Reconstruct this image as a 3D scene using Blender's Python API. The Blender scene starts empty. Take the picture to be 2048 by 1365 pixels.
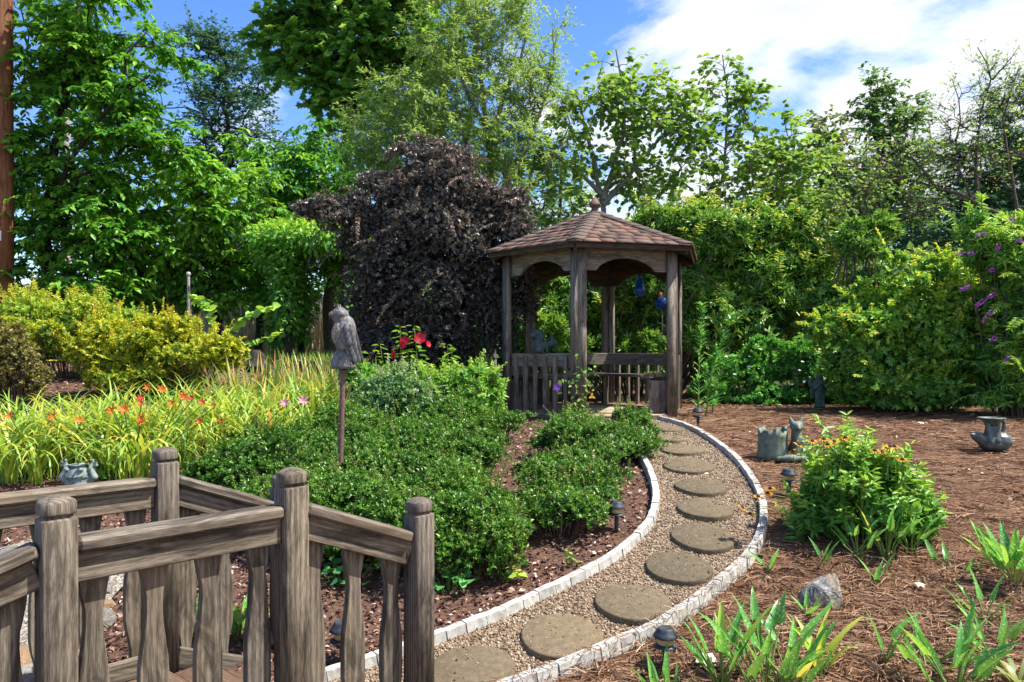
import bpy, bmesh, math, random
import numpy as np
from mathutils import Vector, Matrix, Quaternion

S = bpy.context.scene
COL = S.collection
rng = np.random.default_rng(7)
random.seed(7)
PI = math.pi

# ---------------------------------------------------------------- camera, sky, sun, exposure
F = 1500.0            # focal length in photo pixels (photo 2048 wide)
EYE = 1.4
HZ = 706.0            # horizon row
cam = bpy.data.cameras.new('camera')
cam.sensor_width = 36
cam.lens = 36 * F / 2048
cam.shift_y = (HZ - 682.5) / 2048
cam.clip_end = 2000
cam.clip_start = 0.05
co = bpy.data.objects.new('camera', cam)
co.location = (0, 0, EYE)
co.rotation_euler = (PI / 2, 0, 0)
COL.objects.link(co)
S.camera = co

SUN_DIR = Vector((0.50, -0.05, 0.86)).normalized()
SUN_EL = math.asin(SUN_DIR.z)
SUN_AZ = math.atan2(SUN_DIR.x, SUN_DIR.y)      # clockwise from +Y
SKY_STRENGTH = 0.15
w = bpy.data.worlds.new('World')
S.world = w
w.use_nodes = True
nt = w.node_tree
nt.nodes.clear()
def wn(t, **k):
    n = nt.nodes.new(t)
    for a, b in k.items():
        setattr(n, a, b)
    return n
sky = wn('ShaderNodeTexSky', sky_type='NISHITA', sun_disc=False)
sky.sun_elevation = SUN_EL
sky.sun_rotation = SUN_AZ
sky.ozone_density = 2.0
sky.dust_density = 0.4
hs = wn('ShaderNodeHueSaturation')
hs.inputs['Saturation'].default_value = 1.28
hs.inputs['Hue'].default_value = 0.512
hs.inputs['Value'].default_value = 0.42
tc = wn('ShaderNodeTexCoord')
sep = wn('ShaderNodeSeparateXYZ')
nt.links.new(tc.outputs['Generated'], sep.inputs[0])
def mth(op, a, b=None, c=None):
    n = wn('ShaderNodeMath', operation=op)
    for i, v in enumerate((a, b, c)):
        if v is None:
            continue
        if isinstance(v, (int, float)):
            n.inputs[i].default_value = v
        else:
            nt.links.new(v, n.inputs[i])
    return n.outputs[0]
zz = mth('MAXIMUM', mth('ADD', sep.outputs['Z'], 0.22), 0.05)
cx = mth('DIVIDE', sep.outputs['X'], zz)
cy = mth('DIVIDE', sep.outputs['Y'], zz)
comb = wn('ShaderNodeCombineXYZ')
nt.links.new(cx, comb.inputs[0]); nt.links.new(cy, comb.inputs[1])
comb.inputs[2].default_value = 3.7
n1 = wn('ShaderNodeTexNoise')
n1.inputs['Scale'].default_value = 2.0
n1.inputs['Detail'].default_value = 9
n1.inputs['Roughness'].default_value = 0.56
n1.inputs['Distortion'].default_value = 0.25
nt.links.new(comb.outputs[0], n1.inputs['Vector'])
cov = mth('MULTIPLY_ADD', sep.outputs['X'], 0.21, -0.022)
val = mth('ADD', n1.outputs['Fac'], cov)
ramp = wn('ShaderNodeValToRGB')
ramp.color_ramp.elements[0].position = 0.46
ramp.color_ramp.elements[0].color = (0, 0, 0, 1)
ramp.color_ramp.elements[1].position = 0.58
ramp.color_ramp.elements[1].color = (1, 1, 1, 1)
nt.links.new(val, ramp.inputs[0])
shade = wn('ShaderNodeValToRGB')
shade.color_ramp.elements[0].position = 0.50
shade.color_ramp.elements[0].color = (2.0, 2.04, 2.1, 1)
shade.color_ramp.elements[1].position = 0.85
shade.color_ramp.elements[1].color = (1.1, 1.18, 1.32, 1)
nt.links.new(val, shade.inputs[0])
mixc = wn('ShaderNodeMix', data_type='RGBA')
nt.links.new(sky.outputs[0], hs.inputs['Color'])
nt.links.new(ramp.outputs[0], mixc.inputs[0])
nt.links.new(hs.outputs[0], mixc.inputs[6])
nt.links.new(shade.outputs[0], mixc.inputs[7])
bg = wn('ShaderNodeBackground')
bg.inputs['Strength'].default_value = SKY_STRENGTH
nt.links.new(mixc.outputs[2], bg.inputs['Color'])
wo = wn('ShaderNodeOutputWorld')
nt.links.new(bg.outputs[0], wo.inputs['Surface'])

sl = bpy.data.lights.new('sun', 'SUN')
sl.energy = 2.5
sl.angle = math.radians(0.55)
sl.color = (1.0, 0.94, 0.84)
so = bpy.data.objects.new('sun', sl)
so.rotation_euler = (-SUN_DIR).to_track_quat('-Z', 'Y').to_euler()
so.location = (6, 4, 14)
COL.objects.link(so)
S.view_settings.view_transform = 'Standard'
S.view_settings.look = 'None'
S.view_settings.gamma = 1
S.view_settings.use_curve_mapping = False
S.view_settings.exposure = 2.08
S.cycles.max_bounces = 6
S.cycles.diffuse_bounces = 4
S.cycles.glossy_bounces = 3
S.cycles.transmission_bounces = 5
S.cycles.transparent_max_bounces = 8
S.cycles.caustics_reflective = False
S.cycles.caustics_refractive = False
S.cycles.sample_clamp_indirect = 4

# ---------------------------------------------------------------- terrain and projection helpers
_yy = np.arange(0, 60, 0.05)
def _prof(pts):
    v = np.interp(_yy, [p[0] for p in pts], [p[1] for p in pts])
    k = np.ones(13) / 13
    vp = np.concatenate([np.full(6, v[0]), v, np.full(6, v[-1])])
    return np.convolve(vp, k, 'valid')
RIGHT = _prof([(0, -.25), (2.2, -.22), (3, -.13), (3.5, -.03), (4, .08), (4.4, .165), (5, .33), (5.6, .42), (6.2, .51), (6.8, .57), (7.6, .62), (8.6, .645), (10, .68), (13, .75), (20, .9), (40, .6), (60, .3)])
LEFT = _prof([(0, -.35), (2.2, -.32), (3, -.22), (3.6, -.04), (4.2, .2), (5.2, .43), (7.5, .88), (9, 1.1), (10.5, 1.27), (14, 1.34), (25, 1.1), (60, .3)])
def T(x, y):
    x = np.asarray(x, float); y = np.asarray(y, float)
    r = np.interp(y, _yy, RIGHT); l = np.interp(y, _yy, LEFT)
    t = np.clip((-0.35 - x) / 2.6, 0, 1)
    t = t * t * (3 - 2 * t)
    return r * (1 - t) + l * t
def W(px, py, d):
    """the point seen at photo pixel (px, py), d metres away"""
    return np.array([(px - 1024) / F * d, d, EYE - (py - HZ) / F * d])
_ds = np.arange(1.2, 40, .01)
def G(px, py):
    """where the sight line through a photo pixel meets the ground"""
    x = (px - 1024) / F * _ds; z = EYE - (py - HZ) / F * _ds
    hit = np.nonzero(z <= T(x, _ds))[0]
    d = _ds[hit[0]] if len(hit) else 40.0
    x = (px - 1024) / F * d
    return np.array([x, d, float(T(x, d))])
def onground(x, y):
    return np.array([x, y, float(T(x, y))])

# ---------------------------------------------------------------- object helpers
ORIG = {}
def mesh_np(name, V, Fc, mat=None, attrs=None, smooth=False):
    """V (n,3); Fc one face array (k,m) or a list of such arrays"""
    if not isinstance(Fc, (list, tuple)):
        Fc = [Fc]
    Fc = [np.asarray(f, dtype=np.int32) for f in Fc if len(f)]
    me = bpy.data.meshes.new(name)
    V = np.asarray(V, dtype=np.float32)
    me.vertices.add(len(V))
    me.vertices.foreach_set('co', V.ravel())
    loops = np.concatenate([f.ravel() for f in Fc])
    tot = np.concatenate([np.full(len(f), f.shape[1], np.int32) for f in Fc])
    me.loops.add(len(loops))
    me.loops.foreach_set('vertex_index', loops)
    me.polygons.add(len(tot))
    start = np.concatenate([[0], np.cumsum(tot)[:-1]]).astype(np.int32)
    me.polygons.foreach_set('loop_start', start)
    me.update(calc_edges=True)
    if smooth:
        me.polygons.foreach_set('use_smooth', np.ones(len(tot), bool))
    if attrs:
        for k, a in attrs.items():
            at = me.attributes.new(k, 'FLOAT', 'POINT')
            at.data.foreach_set('value', np.asarray(a, np.float32))
    if mat:
        me.materials.append(mat)
    return me
def tag(o, label=None, cat=None, group=None, kind=None):
    if label: o['label'] = label
    if cat: o['category'] = cat
    if group: o['group'] = group
    if kind: o['kind'] = kind
    return o
def root(name, loc, label, cat, group=None):
    o = bpy.data.objects.new(name, None)
    o.empty_display_size = .1
    o.location = Vector(loc)
    COL.objects.link(o)
    ORIG[o] = Vector(loc)
    return tag(o, label, cat, group)
def link(name, me, parent=None, loc=(0, 0, 0), quat=None, scale=None):
    """object in the frame of its parent (parents are only moved, never turned)"""
    o = bpy.data.objects.new(name, me)
    COL.objects.link(o)
    o.location = Vector(loc)
    if quat is not None:
        o.rotation_mode = 'QUATERNION'
        o.rotation_quaternion = quat
    if scale is not None:
        o.scale = scale
    if parent is not None:
        o.parent = parent
    ORIG[o] = (ORIG.get(parent, Vector((0, 0, 0))) if parent else Vector((0, 0, 0))) + Vector(loc)
    return o
def part(name, V, Fc, mat, parent=None, attrs=None, smooth=False, kind=None):
    """geometry given in world coordinates"""
    V = np.asarray(V, float)
    if parent is not None:
        V = V - np.array(ORIG[parent])
    o = link(name, mesh_np(name, V, Fc, mat, attrs, smooth), parent)
    if kind: o['kind'] = kind
    return o
def at_world(name, me, parent, p, quat=None, scale=None):
    p = Vector(p)
    return link(name, me, parent, p - (ORIG[parent] if parent is not None else Vector((0, 0, 0))), quat, scale)

# ---------------------------------------------------------------- materials
MATS = {}
def newmat(name):
    m = bpy.data.materials.new(name)
    m.use_nodes = True
    t = m.node_tree
    t.nodes.clear()
    out = t.nodes.new('ShaderNodeOutputMaterial')
    MATS[name] = m
    return m, t, out
class NT:
    def __init__(s, t): s.t = t
    def n(s, typ, **k):
        n = s.t.nodes.new(typ)
        for a, b in k.items():
            if a.startswith('i_'):
                n.inputs[a[2:].replace('_', ' ')].default_value = b
            else:
                setattr(n, a, b)
        return n
    def l(s, a, b): s.t.links.new(a, b)
    def m(s, op, a, b=None):
        n = s.t.nodes.new('ShaderNodeMath'); n.operation = op
        for i, v in enumerate((a, b)):
            if v is None: continue
            if isinstance(v, (int, float)): n.inputs[i].default_value = v
            else: s.l(v, n.inputs[i])
        return n.outputs[0]
    def ramp(s, fac, stops):
        r = s.t.nodes.new('ShaderNodeValToRGB')
        cr = r.color_ramp
        while len(cr.elements) < len(stops): cr.elements.new(.5)
        for e, (p, c) in zip(cr.elements, stops):
            e.position = p
            e.color = (*c, 1) if not isinstance(c, (int, float)) else (c, c, c, 1)
        s.l(fac, r.inputs[0])
        return r.outputs[0]
    def mix(s, fac, a, b, mode='MIX'):
        n = s.t.nodes.new('ShaderNodeMix'); n.data_type = 'RGBA'; n.blend_type = mode
        for i, v in ((0, fac), (6, a), (7, b)):
            if isinstance(v, (int, float)): n.inputs[i].default_value = v
            elif isinstance(v, tuple): n.inputs[i].default_value = (*v, 1)
            else: s.l(v, n.inputs[i])
        return n.outputs[2]
    def noise(s, scale, detail=4, rough=.55, vec=None, dist=0):
        n = s.t.nodes.new('ShaderNodeTexNoise')
        n.inputs['Scale'].default_value = scale
        n.inputs['Detail'].default_value = detail
        n.inputs['Roughness'].default_value = rough
        n.inputs['Distortion'].default_value = dist
        if vec is not None: s.l(vec, n.inputs['Vector'])
        return n.outputs['Fac']
    def bump(s, h, strength, dist=.01):
        b = s.t.nodes.new('ShaderNodeBump')
        b.inputs['Strength'].default_value = strength
        b.inputs['Distance'].default_value = dist
        s.l(h, b.inputs['Height'])
        return b.outputs[0]
    def bsdf(s, out, col, rough=.6, nrm=None, spec=.35, **k):
        p = s.t.nodes.new('ShaderNodeBsdfPrincipled')
        if isinstance(col, tuple): p.inputs['Base Color'].default_value = (*col, 1)
        else: s.l(col, p.inputs['Base Color'])
        if isinstance(rough, (int, float)): p.inputs['Roughness'].default_value = rough
        else: s.l(rough, p.inputs['Roughness'])
        p.inputs['Specular IOR Level'].default_value = spec
        if nrm is not None: s.l(nrm, p.inputs['Normal'])
        for a, b in k.items(): p.inputs[a.replace('_', ' ')].default_value = b
        if out is not None: s.l(p.outputs[0], out.inputs['Surface'])
        return p
def leaf_mat(name, stops, trans=.38, rough=.42, tgain=(1.3, 1.12, .68), attr='rnd', spec=.4, spots=False, vein=None, gain=2.15):
    k3 = (1.0, 1.0, 1.15) if gain > 1 else (1, 1, 1)
    stops = [(p, tuple(min(.62, v * gain * k) for v, k in zip(c, k3))) for p, c in stops]
    m, t, out = newmat(name); q = NT(t)
    if attr == 'obj':
        fac = q.n('ShaderNodeObjectInfo').outputs['Random']
    else:
        fac = q.n('ShaderNodeAttribute', attribute_name='rnd').outputs['Fac']
    col = q.ramp(fac, stops)
    if spots:
        v = q.n('ShaderNodeTexVoronoi'); v.inputs['Scale'].default_value = 17
        q.l(q.n('ShaderNodeTexCoord').outputs['Object'], v.inputs['Vector'])
        col = q.mix(q.ramp(v.outputs['Distance'], [(.20, .85), (.32, 0.)]), col, (.62, .70, .50))
    p = q.bsdf(None, col, rough, None, spec)
    tr = q.n('ShaderNodeBsdfTranslucent')
    tcol = q.mix(1.0, col, tuple(tgain), 'MULTIPLY')
    q.l(tcol, tr.inputs['Color'])
    mx = q.n('ShaderNodeMixShader'); mx.inputs[0].default_value = trans
    q.l(p.outputs[0], mx.inputs[1]); q.l(tr.outputs[0], mx.inputs[2])
    q.l(mx.outputs[0], out.inputs['Surface'])
    return m
def wood_mat(name, dark, mid, light, stain=.5, rough=.75, warm=None, gs=230):
    """weathered timber, grain along the local Z of each board"""
    m, t, out = newmat(name); q = NT(t)
    oc = q.n('ShaderNodeTexCoord').outputs['Object']
    rnd = q.n('ShaderNodeObjectInfo').outputs['Random']
    off = q.n('ShaderNodeCombineXYZ')
    for i in range(3): q.l(q.m('MULTIPLY', rnd, 37.0 + 21 * i), off.inputs[i])
    add = q.n('ShaderNodeVectorMath', operation='ADD'); q.l(oc, add.inputs[0]); q.l(off.outputs[0], add.inputs[1])
    mp = q.n('ShaderNodeMapping'); mp.inputs['Scale'].default_value = (1, 1, .05); q.l(add.outputs[0], mp.inputs['Vector'])
    mp2 = q.n('ShaderNodeMapping'); mp2.inputs['Scale'].default_value = (1, 1, .22); q.l(add.outputs[0], mp2.inputs['Vector'])
    fine = q.noise(gs, 6, .65, mp.outputs[0])
    # growth rings: distorted bands
    wv = q.n('ShaderNodeTexWave', wave_type='RINGS', rings_direction='Z')
    wv.inputs['Scale'].default_value = 26; wv.inputs['Distortion'].default_value = 5.5
    wv.inputs['Detail'].default_value = 3; wv.inputs['Detail Scale'].default_value = 1.3; wv.inputs['Detail Roughness'].default_value = .6
    q.l(mp.outputs[0], wv.inputs['Vector'])
    st = q.noise(13, 6, .66, mp2.outputs[0], 1.2)
    g = q.m('ADD', q.m('MULTIPLY', fine, .85), q.m('MULTIPLY', wv.outputs['Fac'], .15))
    col = q.ramp(g, [(.28, dark), (.47, mid), (.68, light)])
    dk = q.ramp(st, [(.38, stain), (.54, 0.)])
    col = q.mix(dk, col, tuple(c * .45 for c in dark))
    vary = q.ramp(rnd, [(0, (.78, .78, .8)), (1, (1.12, 1.08, 1.02))])
    col = q.mix(1.0, col, vary, 'MULTIPLY')
    if warm:
        st2 = q.noise(4, 3, .5, mp2.outputs[0])
        col = q.mix(q.ramp(st2, [(.55, 0.), (.75, .55)]), col, warm)
    b = q.bump(fine, .25, .002)
    q.bsdf(out, col, rough, b, .25)
    return m
def simple_mat(name, c0, c1, scale=20, rough=.6, bump=.3, bdist=.005, spec=.35, detail=6, **k):
    m, t, out = newmat(name); q = NT(t)
    oc = q.n('ShaderNodeTexCoord').outputs['Object']
    f = q.noise(scale, detail, .6, oc)
    col = q.ramp(f, [(.32, c0), (.68, c1)])
    q.bsdf(out, col, rough, q.bump(f, bump, bdist), spec, **k)
    return m

M = {}
# wood
M['rail'] = wood_mat('weathered bridge timber', (.052, .041, .031), (.135, .112, .087), (.275, .24, .196), .8, .78, (.22, .155, .10), 420)
M['gaz'] = wood_mat('weathered gazebo timber', (.06, .049, .041), (.165, .14, .118), (.33, .297, .26), .7, .8, (.22, .14, .08))
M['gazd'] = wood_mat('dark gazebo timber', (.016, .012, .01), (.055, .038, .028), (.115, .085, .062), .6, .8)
M['deckg'] = wood_mat('pale floor boards', (.2, .15, .1), (.36, .28, .2), (.5, .42, .32), .25, .7)
M['deckb'] = wood_mat('brown bridge planks', (.06, .035, .025), (.12, .075, .05), (.2, .14, .1), .5, .8)
M['pole'] = wood_mat('brown utility pole', (.06, .024, .013), (.155, .064, .033), (.27, .125, .066), .5, .75, None, 70)
M['bark'] = simple_mat('grey brown bark', (.035, .028, .022), (.13, .11, .09), 26, .85, .9, .02)
M['darkbark'] = simple_mat('dark bark', (.012, .010, .009), (.05, .042, .036), 22, .85, .9, .02)
M['palebark'] = simple_mat('pale bark', (.2, .17, .15), (.48, .44, .4), 14, .85, .8, .02)
M['twig'] = simple_mat('brown twig', (.05, .03, .022), (.13, .09, .065), 60, .8, .3)
M['greystem'] = simple_mat('grey lichen stem', (.07, .065, .055), (.26, .25, .22), 40, .85, .6, .01)
M['gstem'] = simple_mat('green stem', (.09, .16, .03), (.18, .26, .06), 30, .5, .1)
M['ystem'] = simple_mat('yellow green stem', (.22, .25, .07), (.34, .36, .12), 30, .5, .1)
# foliage: base colours
G_ = lambda *a: list(a)
M['dogwood'] = leaf_mat('dogwood leaf', [(0, (.02, .075, .014)), (.5, (.05, .16, .016)), (1, (.14, .27, .022))], .42, .38)
M['dogwood2'] = leaf_mat('second dogwood leaf', [(0, (.025, .085, .014)), (.5, (.06, .17, .018)), (1, (.17, .29, .024))], .42, .38)
M['holly'] = leaf_mat('holly leaf', [(0, (.014, .05, .03)), (.6, (.034, .09, .042)), (1, (.065, .13, .05))], .28, .35)
M['gum'] = leaf_mat('sweetgum leaf', [(0, (.03, .085, .025)), (.55, (.065, .155, .032)), (1, (.16, .26, .035))], .46, .4, gain=2.3)
M['willow'] = leaf_mat('willow leaf', [(0, (.065, .13, .028)), (.5, (.13, .22, .05)), (1, (.21, .29, .075))], .42, .5)
M['redbud'] = leaf_mat('redbud leaf', [(0, (.045, .10, .025)), (.5, (.09, .175, .032)), (1, (.17, .25, .04))], .46, .42)
M['oak'] = leaf_mat('oak leaf', [(0, (.03, .075, .028)), (.6, (.06, .125, .036)), (1, (.11, .18, .045))], .4, .42)
M['maple'] = leaf_mat('reddish maple leaf', [(0, (.03, .08, .02)), (.6, (.06, .12, .028)), (.9, (.11, .12, .04)), (1, (.13, .075, .045))], .38, .42)
M['pine'] = leaf_mat('dark pine needles', [(0, (.02, .06, .032)), (1, (.06, .125, .05))], .25, .5)
M['woods'] = leaf_mat('far woods leaf', [(0, (.02, .06, .018)), (.5, (.045, .115, .024)), (1, (.1, .18, .035))], .35, .5)
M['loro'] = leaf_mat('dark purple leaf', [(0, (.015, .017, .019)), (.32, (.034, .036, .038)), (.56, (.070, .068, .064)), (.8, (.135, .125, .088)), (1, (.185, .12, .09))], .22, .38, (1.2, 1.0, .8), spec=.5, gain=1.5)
M['rhodo'] = leaf_mat('rhododendron leaf', [(0, (.02, .06, .016)), (.4, (.05, .125, .022)), (.68, (.11, .20, .028)), (.88, (.20, .28, .035)), (.97, (.28, .27, .045)), (1, (.24, .11, .04))], .36, .33, spec=.5)
M['yshrub'] = leaf_mat('yellow green shrub leaf', [(0, (.028, .085, .022)), (.4, (.06, .155, .025)), (.7, (.15, .265, .025)), (.93, (.29, .38, .035)), (1, (.38, .40, .04))], .42, .42)
M['butter'] = leaf_mat('butterfly bush leaf', [(0, (.03, .09, .022)), (.6, (.08, .19, .03)), (1, (.19, .30, .035))], .4, .42)
M['spirea'] = leaf_mat('spirea leaf', [(0, (.02, .08, .02)), (.5, (.045, .16, .025)), (1, (.14, .28, .03))], .38, .42)
M['azalea'] = leaf_mat('yellow azalea leaf', [(0, (.022, .06, .012)), (.4, (.10, .16, .014)), (.75, (.32, .34, .014)), (.93, (.44, .40, .02)), (1, (.2, .08, .03))], .36, .42)
M['azalea2'] = leaf_mat('pale green azalea leaf', [(0, (.03, .085, .016)), (.5, (.13, .22, .022)), (.85, (.28, .35, .03)), (1, (.36, .34, .04))], .36, .42)
M['azalea3'] = leaf_mat('brownish azalea leaf', [(0, (.03, .035, .014)), (.5, (.09, .085, .024)), (.8, (.18, .17, .025)), (1, (.26, .17, .04))], .3, .45)
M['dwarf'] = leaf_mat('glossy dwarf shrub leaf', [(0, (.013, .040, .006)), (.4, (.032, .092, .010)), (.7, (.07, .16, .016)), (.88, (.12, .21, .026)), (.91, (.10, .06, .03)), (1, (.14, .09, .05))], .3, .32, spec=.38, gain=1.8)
M['mixed'] = leaf_mat('fresh green shrub leaf', [(0, (.03, .09, .018)), (.5, (.075, .19, .028)), (1, (.21, .32, .05))], .38, .4)
M['varieg'] = leaf_mat('grey green variegated leaf', [(0, (.03, .085, .025)), (.5, (.07, .15, .045)), (.85, (.15, .23, .09)), (1, (.34, .38, .22))], .34, .4)
M['hibis'] = leaf_mat('hibiscus leaf', [(0, (.04, .14, .024)), (.5, (.1, .25, .03)), (1, (.24, .36, .035))], .42, .42, gain=1.35)
M['lilystalk'] = leaf_mat('lily stalk leaf', [(0, (.03, .12, .03)), (.6, (.065, .2, .04)), (1, (.15, .29, .045))], .38, .4)
M['vine'] = leaf_mat('vine leaf', [(0, (.03, .10, .018)), (.5, (.08, .20, .025)), (1, (.2, .31, .03))], .42, .42)
M['blade'] = leaf_mat('daylily blade', [(0, (.07, .17, .025)), (.4, (.16, .27, .035)), (.75, (.29, .35, .05)), (.94, (.42, .39, .07)), (1, (.42, .24, .07))], .4, .42, attr='obj', gain=1.65)
M['bladem'] = leaf_mat('daylily blade mass', [(0, (.07, .17, .025)), (.4, (.16, .27, .035)), (.75, (.29, .35, .05)), (.94, (.42, .39, .07)), (1, (.42, .24, .07))], .4, .42, gain=1.65)
M['iris'] = leaf_mat('upright iris blade', [(0, (.08, .18, .045)), (.45, (.19, .28, .055)), (.7, (.36, .36, .08)), (.9, (.46, .34, .09)), (1, (.42, .19, .06))], .4, .45, gain=1.35)
M['arum'] = leaf_mat('spotted arum leaf', [(0, (.035, .13, .022)), (.6, (.065, .19, .028)), (1, (.13, .25, .035))], .4, .34, attr='obj', spots=True)
M['arumy'] = leaf_mat('yellowing arum leaf', [(0, (.14, .30, .035)), (1, (.42, .44, .05))], .42, .36, attr='obj')
M['susan'] = leaf_mat('coneflower leaf', [(0, (.035, .11, .022)), (.5, (.075, .18, .028)), (1, (.18, .29, .04))], .4, .4, gain=2.0)
M['hosta'] = leaf_mat('striped hosta leaf', [(0, (.09, .2, .04)), (1, (.4, .42, .16))], .4, .4, gain=1.0)
M['lawn'] = leaf_mat('lawn blade', [(0, (.06, .15, .02)), (1, (.2, .32, .05))], .35, .5)
M['tan'] = leaf_mat('dry tall grass', [(0, (.28, .22, .12)), (1, (.5, .42, .26))], .3, .6)
M['ground_leaf'] = leaf_mat('low creeping leaf', [(0, (.02, .10, .03)), (1, (.07, .21, .045))], .36, .4)
# petals
def petal(name, c0, c1): return leaf_mat(name, [(0, c0), (1, c1)], .3, .5, (1.1, .9, .8), attr='obj', gain=.75)
M['orange'] = petal('orange petal', (.75, .14, .015), (.85, .27, .02))
M['redorange'] = petal('red orange petal', (.65, .05, .015), (.8, .12, .02))
M['pink'] = petal('pink petal', (.72, .22, .34), (.8, .38, .48))
M['red'] = petal('crimson petal', (.55, .008, .03), (.72, .012, .05))
M['gold'] = petal('golden petal', (.78, .34, .01), (.85, .46, .015))
M['purple'] = petal('purple petal', (.30, .07, .5), (.44, .13, .62))
M['violet'] = petal('violet petal', (.16, .04, .42), (.26, .08, .55))
M['whitepetal'] = petal('white petal', (.7, .68, .62), (.8, .78, .74))
M['cone'] = simple_mat('dark flower centre', (.03, .015, .01), (.08, .04, .02), 200, .8, .5)
# stone, metal, glass
M['bronze'] = simple_mat('dark bronze patina', (.022, .035, .035), (.10, .13, .125), 14, .42, .35, .006, .5)
M['verdi'] = simple_mat('green grey patina', (.045, .065, .05), (.2, .24, .185), 16, .6, .5, .006)
M['angel'] = simple_mat('dark green patina', (.03, .062, .05), (.13, .2, .158), 22, .6, .5, .006)
M['frog'] = simple_mat('blue grey cast stone', (.085, .125, .125), (.25, .31, .30), 22, .68, .4, .004)
M['squirrel'] = simple_mat('slate green cast stone', (.022, .042, .046), (.06, .092, .096), 30, .7, .5, .004)
M['owl'] = simple_mat('grey owl plumage', (.06, .058, .06), (.2, .195, .2), 34, .6, .6, .006)
M['owlwing'] = simple_mat('darker owl wing', (.03, .028, .03), (.11, .105, .11), 40, .6, .5, .005)
M['owlbreast'] = simple_mat('speckled owl breast', (.07, .06, .048), (.4, .36, .29), 70, .65, .6, .005)
M['owleye'] = simple_mat('amber eye', (.3, .05, .02), (.45, .12, .03), 30, .25, 0)
M['black'] = simple_mat('black', (.012, .012, .013), (.03, .03, .032), 40, .5, .2)
M['rust'] = simple_mat('rusty red pipe', (.10, .05, .045), (.2, .115, .105), 50, .6, .3)
M['lamp'] = simple_mat('blue black lamp plastic', (.018, .023, .032), (.05, .06, .075), 60, .5, .1)
M['lens'] = simple_mat('amber lens', (.42, .25, .1), (.6, .42, .22), 30, .35, .1)
M['galv'] = simple_mat('galvanised pipe', (.2, .2, .19), (.42, .42, .4), 40, .5, .2)
M['tag'] = simple_mat('white metal tag', (.62, .62, .62), (.75, .75, .75), 40, .5, .1)
def edge_mat():
    m, t, out = newmat('grey white moulded edging'); q = NT(t)
    oc = q.n('ShaderNodeTexCoord').outputs['Object']; r = q.n('ShaderNodeObjectInfo').outputs['Random']
    add = q.n('ShaderNodeVectorMath', operation='ADD'); q.l(oc, add.inputs[0])
    cmb = q.n('ShaderNodeCombineXYZ'); q.l(q.m('MULTIPLY', r, 60.), cmb.inputs[0]); q.l(cmb.outputs[0], add.inputs[1])
    mp = q.n('ShaderNodeMapping'); mp.inputs['Scale'].default_value = (1, .12, 1); q.l(add.outputs[0], mp.inputs['Vector'])
    f = q.noise(55, 6, .65, mp.outputs[0]); d = q.noise(16, 5, .65, mp.outputs[0], .5)
    col = q.ramp(f, [(.3, (.36, .35, .33)), (.6, (.50, .492, .475)), (.8, (.56, .553, .537))])
    col = q.mix(q.ramp(d, [(.50, 0.), (.70, .7)]), col, (.15, .122, .092))
    col = q.mix(1.0, col, q.ramp(r, [(0, (.8, .79, .77)), (1, (1.08, 1.07, 1.05))]), 'MULTIPLY')
    q.bsdf(out, col, .8, q.bump(f, .35, .003), .25)
    return m
M['edge'] = edge_mat()
def step_mat():
    m, t, out = newmat('pebbled stepping stone'); q = NT(t)
    oc = q.n('ShaderNodeTexCoord').outputs['Object']
    off = q.n('ShaderNodeVectorMath', operation='ADD'); q.l(oc, off.inputs[0])
    cmb = q.n('ShaderNodeCombineXYZ'); r = q.n('ShaderNodeObjectInfo').outputs['Random']
    q.l(q.m('MULTIPLY', r, 50.), cmb.inputs[0]); q.l(cmb.outputs[0], off.inputs[1])
    v = q.n('ShaderNodeTexVoronoi'); v.inputs['Scale'].default_value = 95; q.l(off.outputs[0], v.inputs['Vector'])
    big = q.noise(5, 5, .6, off.outputs[0])
    peb = q.ramp(v.outputs['Color'], [(.15, (.09, .07, .048)), (.5, (.23, .185, .125)), (.85, (.5, .44, .34))])
    mortar = (.115, .094, .065)
    col = q.mix(q.ramp(v.outputs['Distance'], [(.2, 0.), (.55, 1.)]), peb, mortar)
    col = q.mix(q.ramp(big, [(.4, .6), (.65, 0.)]), col, (.085, .07, .045))
    col = q.mix(1.0, col, q.ramp(r, [(0, (1.0, .97, .92)), (.5, (1.25, 1.18, 1.08)), (1, (1.55, 1.43, 1.28))]), 'MULTIPLY')
    q.bsdf(out, col, .85, q.bump(q.m('SUBTRACT', 1., v.outputs['Distance']), .7, .006), .25)
    return m
M['step'] = step_mat()
def rock_mat(name, a, b, c):
    m, t, out = newmat(name); q = NT(t)
    oc = q.n('ShaderNodeTexCoord').outputs['Object']
    n1 = q.noise(5, 8, .68, oc, .4); n2 = q.noise(26, 6, .7, oc)
    col = q.ramp(n2, [(.36, a), (.52, b), (.70, c)])
    col = q.mix(q.ramp(n1, [(.45, 0.), (.62, .8)]), col, (.27, .2, .13))
    q.bsdf(out, col, .85, q.bump(n2, .9, .012), .3)
    return m
M['rock'] = rock_mat('lichen grey rock', (.05, .05, .055), (.19, .19, .19), (.5, .49, .46))
M['palerock'] = rock_mat('pale creek rock', (.09, .085, .085), (.3, .29, .28), (.58, .56, .53))
M['tanrock'] = rock_mat('tan creek rock', (.16, .09, .05), (.36, .23, .12), (.5, .38, .25))
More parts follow.
